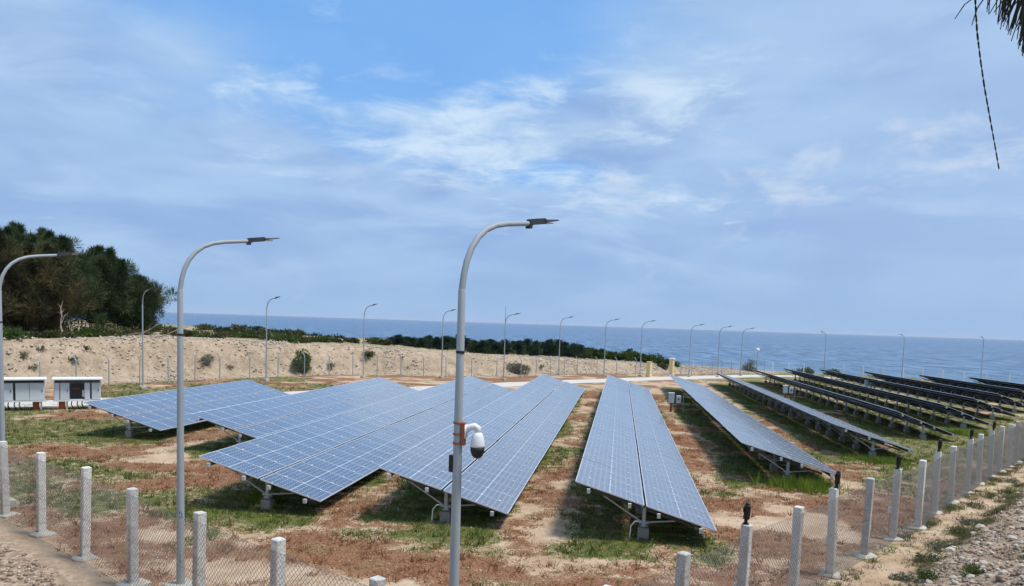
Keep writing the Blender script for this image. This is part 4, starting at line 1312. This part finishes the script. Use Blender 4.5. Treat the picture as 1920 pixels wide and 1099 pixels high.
# ------------------------------------------------------------------ ground cover, gravel, rocks
def scatter(nb, xr, yr, fn, seed, power=1.0):
    rg = np.random.default_rng(seed)
    x = rg.uniform(*xr, nb); y = rg.uniform(*yr, nb)
    return x[(k_ := fn(x, y) > rg.random(nb))], y[k_]

def blades(x, y, per, hgt, wid, spread, seed, lean=0.7):
    rg = np.random.default_rng(seed)
    X = np.repeat(x, per) + rg.normal(0, spread, len(x) * per); Y = np.repeat(y, per) + rg.normal(0, spread, len(x) * per)
    sc2 = np.repeat(0.6 + 0.8 * rg.random(len(x)), per)
    Z = height(X, Y) - 0.01
    a = rg.uniform(0, 6.283, len(X)); b_ = rg.uniform(0, 6.283, len(X))
    h = hgt * sc2 * (0.5 + 0.8 * rg.random(len(X))); wd = wid * (0.6 + 0.8 * rg.random(len(X)))
    ln = h * lean * rg.random(len(X)) * 1.6
    p0 = np.stack([X - np.cos(a) * wd, Y - np.sin(a) * wd, Z], 1)
    p1 = np.stack([X + np.cos(a) * wd, Y + np.sin(a) * wd, Z], 1)
    p2 = np.stack([X + np.cos(b_) * ln, Y + np.sin(b_) * ln, Z + h], 1)
    V = np.stack([p0, p1, p2], 1).reshape(-1, 3)
    return V, np.arange(len(V)).reshape(-1, 3)

def view_w(x, y):     # denser near the photographer
    r_ = np.hypot(x, y)
    return np.clip(26.0 / np.maximum(r_, 8), 0, 1) ** 1.3
x, y = scatter(150000, (-32, 45), (10, 75), lambda x, y: (covers(x, y)[0] + (fbm(x, y, 0.7, 3, 171) - 0.5) * 1.2 > 0.5) * view_w(x, y) * (np.abs(x) < y * 0.75 + 3), 1)
V, Fc = blades(x, y, 7, 0.09, 0.010, 0.09, 2, 1.0)
tag(link('grass', np_mesh('grass', V, Fc, M['grass'])), 'short green grass growing under and beside the panel rows', 'grass', kind='stuff')
x, y = scatter(150000, (-32, 45), (10, 75), lambda x, y: (covers(x, y)[1] + (fbm(x, y, 0.7, 3, 181) - 0.5) * 1.2 > 0.5) * view_w(x, y) * (np.abs(x) < y * 0.75 + 3), 3)
V, Fc = blades(x, y, 7, 0.05, 0.014, 0.11, 4, 1.6)
tag(link('dry_ground_cover', np_mesh('dry_ground_cover', V, Fc, M['drycover'])), 'low dry reddish plants covering the sand', 'ground cover', kind='stuff')

x, y = scatter(26000, (-32, 45), (10, 70), lambda x, y: (covers(x, y)[0] > 0.5) * view_w(x, y) * (np.abs(x) < y * 0.75 + 3) * 0.8, 14)
V, Fc = blades(x, y, 12, 0.20, 0.012, 0.07, 15, 0.9)
tag(link('grass', np_mesh('grass', V, Fc, M['grass'])), 'taller green tufts dotted through the grass by the rows', 'grass', kind='stuff')
x, y = scatter(26000, (-32, 45), (10, 70), lambda x, y: (covers(x, y)[1] > 0.3) * view_w(x, y) * (np.abs(x) < y * 0.75 + 3) * 0.6, 16)
V, Fc = blades(x, y, 12, 0.14, 0.014, 0.09, 17, 1.3)
tag(link('dry_ground_cover', np_mesh('dry_ground_cover', V, Fc, M['drycover'])), 'taller rust red tufts dotted over the sand', 'ground cover', kind='stuff')

# bright grass clumps
TUFT = [(1500, 915, 'bright green grass clump before the end of the row right of the middle', 1.5, 0.42), (1650, 868, 'bright green grass at the near end of the second row right of the middle', 1.6, 0.25),
        (498, 940, 'small yellow green tuft under the third row from the left', 0.5, 0.3), (1800, 815, 'green grass clump at the end of a dark row by the fence', 2.0, 0.35)]
for i, (px_, py_, lab, sp, hh_) in enumerate(TUFT):
    cx, cy, cz_ = pix(px_, py_)
    rgn = np.random.default_rng(900 + i)
    xs = rgn.normal(0, sp * 0.45, 240) + cx; ys = rgn.normal(0, sp * 0.3, 240) + cy
    V, Fc = blades(xs, ys, 6, hh_, 0.014, 0.06, 40 + i, 0.5)
    V = V - np.array([cx, cy, cz_])
    tag(link('grass_clump', np_mesh('grass_clump', V, Fc, M['grassbright']), None, (cx, cy, cz_)), lab, 'grass', 'bright grass clumps at the row ends')

def rock_mesh(name, seed, mat):
    rg = random.Random(seed)
    import bmesh
    bm = bmesh.new(); bmesh.ops.create_icosphere(bm, subdivisions=1, radius=1.0)
    for v in bm.verts:
        v.co *= rg.uniform(0.72, 1.15); v.co.z *= 0.68; v.co.x *= 1.15
    me_ = bpy.data.meshes.new(name); bm.to_mesh(me_); bm.free()
    me_.materials.append(mat)
    return me_
def stones(x, y, size, seed, mat, name):
    """joined gravel: jittered octahedra"""
    rg = np.random.default_rng(seed)
    n_ = len(x)
    base_ = np.array([[1, 0, 0], [0, 1, 0], [-1, 0, 0], [0, -1, 0], [0, 0, 0.75], [0, 0, -0.6]], float)
    s_ = size * (0.45 + 1.1 * rg.random(n_) ** 2)
    P_ = base_[None] * (0.65 + 0.7 * rg.random((n_, 6, 1))) * s_[:, None, None]
    a = rg.uniform(0, 6.283, n_); ca, sa_ = np.cos(a)[:, None], np.sin(a)[:, None]
    X = P_[..., 0] * ca - P_[..., 1] * sa_; Y = P_[..., 0] * sa_ + P_[..., 1] * ca
    z = height(x, y) + s_ * 0.2
    co = np.stack([X + x[:, None], Y + y[:, None], P_[..., 2] + z[:, None]], -1).reshape(-1, 3)
    fc = np.array([[0, 1, 4], [1, 2, 4], [2, 3, 4], [3, 0, 4], [1, 0, 5], [2, 1, 5], [3, 2, 5], [0, 3, 5]])
    return np_mesh(name, co, (fc[None] + (np.arange(n_) * 6)[:, None, None]).reshape(-1, 3), mat)
def outside(x, y):
    rx, ry = x - CORNER[0], y - CORNER[1]
    return np.maximum(rx * FR[1] - ry * FR[0] - 0.45, -(rx * 0.641 + ry * 0.768) + 0.5)
x, y = scatter(170000, (-26, 50), (6, 48), lambda x, y: (outside(x, y) > 1.2) * (outside(x, y) < 7) * sstep(outside(x, y), 0.9, 1.8) * (0.25 + covers(x, y)[2]) * (np.abs(x) < y * 0.75 + 2) * (np.hypot(x, y) > 9), 5)
h_ = len(x) * 2 // 5
tag(link('gravel', stones(x[:h_], y[:h_], 0.04, 6, M['stone'], 'gravel')), 'pale gravel strewn over the bank outside the fence', 'gravel', kind='stuff')
tag(link('gravel', stones(x[h_:], y[h_:], 0.055, 7, M['stone2'], 'gravel')), 'brown gravel strewn over the bank outside the fence', 'gravel', kind='stuff')
def bank_face(x, y):
    sd, par = poly_sd(x, y, BANK)
    return (sd > -1) * (sd < 9) * 1.0
x, y = scatter(170000, (-62, 45), (36, 135), lambda x, y: bank_face(x, y) * (0.15 + 0.8 * sstep(fbm(x, y, 5, 4, 161), 0.38, 0.62)), 8)
h_ = len(x) * 2 // 3
tag(link('rubble', stones(x[:h_], y[:h_], 0.11, 9, M['stone'], 'rubble')), 'pale rubble on the face of the sandy bank', 'rubble', kind='stuff')
tag(link('rubble', stones(x[h_:], y[h_:], 0.085, 10, M['stone2'], 'rubble')), 'brown rubble on the face of the sandy bank', 'rubble', kind='stuff')
x, y = scatter(40000, (-26, 40), (9, 60), lambda x, y: (outside(x, y) < 0) * view_w(x, y) * 0.35, 12)
tag(link('gravel', stones(x, y, 0.028, 13, M['stone'], 'gravel')), 'small pale stones lying on the sand inside the fence', 'gravel', kind='stuff')

RK = [rock_mesh('rock', 20 + i, M['stone'] if i < 4 else M['stone2']) for i in range(6)]
cnt = 0
rgr = random.Random(31)
while cnt < 90:
    px_, py_ = rgr.uniform(1690, 1925), rgr.uniform(860, 1099)
    if py_ < 1099 - (px_ - 1690) * 0.92: continue
    x, y, z = pix(px_, py_, 90)
    s_ = rgr.uniform(0.06, 0.12) * (1.7 if rgr.random() < 0.12 else 1)
    o = link('rock', RK[rgr.randrange(6)], None, (x, y, z + s_ * 0.15), (rgr.uniform(-.3, .3), rgr.uniform(-.3, .3), rgr.uniform(0, 6.28)))
    o.scale = (s_, s_, s_)
    tag(o, 'loose rock lying on the rubble slope at bottom right', 'rock', 'loose rocks on the rubble slope')
    cnt += 1
def verge_w(x, y):
    rx, ry = x - CORNER[0], y - CORNER[1]
    dR = rx * FR[1] - ry * FR[0]; dL = -(rx * 0.641 + ry * 0.768)
    c_ = 1.45 + (fbm(x, y, 3, 3, 141) - .5) * 1.2
    w_ = np.exp(-((dR - c_) / 0.33) ** 2) + 0.8 * np.exp(-((dR - 0.22) / 0.28) ** 2) + 0.35 * (dR > 1.6) * (dR < 6) * sstep(fbm(x, y, 1.6, 4, 191), 0.56, 0.68)
    return w_ * sstep(fbm(x, y, 0.8, 4, 151), 0.38, 0.58) * (dL < 0) * (dR > -0.3) * (y > 9)
x, y = scatter(420000, (2, 46), (9, 52), verge_w, 61)
h_ = len(x) // 2
V, Fc = blades(x[:h_], y[:h_], 7, 0.085, 0.009, 0.05, 62, 1.3)
tag(link('verge_weeds', np_mesh('verge_weeds', V, Fc, M['scrub'])), 'green weeds growing along the path and the fence foot', 'weeds', kind='stuff')
V, Fc = blades(x[h_:], y[h_:], 7, 0.075, 0.008, 0.05, 63, 1.6)
tag(link('verge_weeds', np_mesh('verge_weeds', V, Fc, mat_leaf('dry_weed_leaf', (0.10, 0.075, 0.05), (0.26, 0.20, 0.13), 2.0))), 'dry brown weeds growing along the path and the rubble', 'weeds', kind='stuff')
x, y = scatter(30000, (2, 46), (9, 52), lambda x, y: 0.3 * (outside(x, y) > -0.3) * (outside(x, y) < 1.4), 64)
tag(link('gravel', stones(x, y, 0.022, 65, M['stone2'], 'gravel')), 'small stones lying on the sandy path', 'gravel', kind='stuff')

# weeds on the rubble slope
WEED = [(1822, 1080, 'round green weed at the bottom right on the rubble slope', 0.30, 0.26, 'shrub'), (1737, 1092, 'small green weed at the bottom edge beside the sandy path', 0.22, 0.22, 'shrub'),
        (1690, 1092, 'grey green weed at the bottom edge on the path side', 0.26, 0.16, 'greyshrub'), (1795, 1002, 'leafy weed on the verge between path and rubble', 0.45, 0.2, 'scrub'),
        (1765, 1030, 'grey weed on the verge low down by the path', 0.5, 0.2, 'greyshrub'), (1850, 935, 'dry weed high on the verge near the right edge', 0.45, 0.2, 'scrub'),
        (1835, 955, 'dry dark weed on the verge below the crowded posts', 0.5, 0.2, 'scrub'), (1812, 985, 'straggling grey weed half way up the verge', 0.5, 0.18, 'greyshrub'),
        (1745, 1058, 'straggling weed above the bottom edge on the verge', 0.5, 0.18, 'scrub'), (1895, 905, 'small weed at the right edge under the farthest posts', 0.4, 0.2, 'greyshrub')]
for i, (px_, py_, lab, r_, h_, lf) in enumerate(WEED):
    shrub('weed', pix(px_, py_, 90), r_, h_, M[lf], lab, 'weeds on the rubble slope', 700 + i, 16, 34, 0.085, 0.010)

# ------------------------------------------------------------------ thin sea air
m = bpy.data.materials.new('haze')
m.use_nodes = True
m.node_tree.nodes.clear()
pv = m.node_tree.nodes.new('ShaderNodeVolumePrincipled')
pv.inputs['Color'].default_value = (0.86, 0.92, 1.0, 1)
pv.inputs['Density'].default_value = 3.5e-5
mo = m.node_tree.nodes.new('ShaderNodeOutputMaterial')
m.node_tree.links.new(pv.outputs[0], mo.inputs['Volume'])
k = MB()
k.box((0, 0, 6.0), (64600, 64600, 34.0))
tag(link('haze', k.mesh('haze', m)), 'thin bluish sea haze over the whole place', 'haze', kind='stuff')
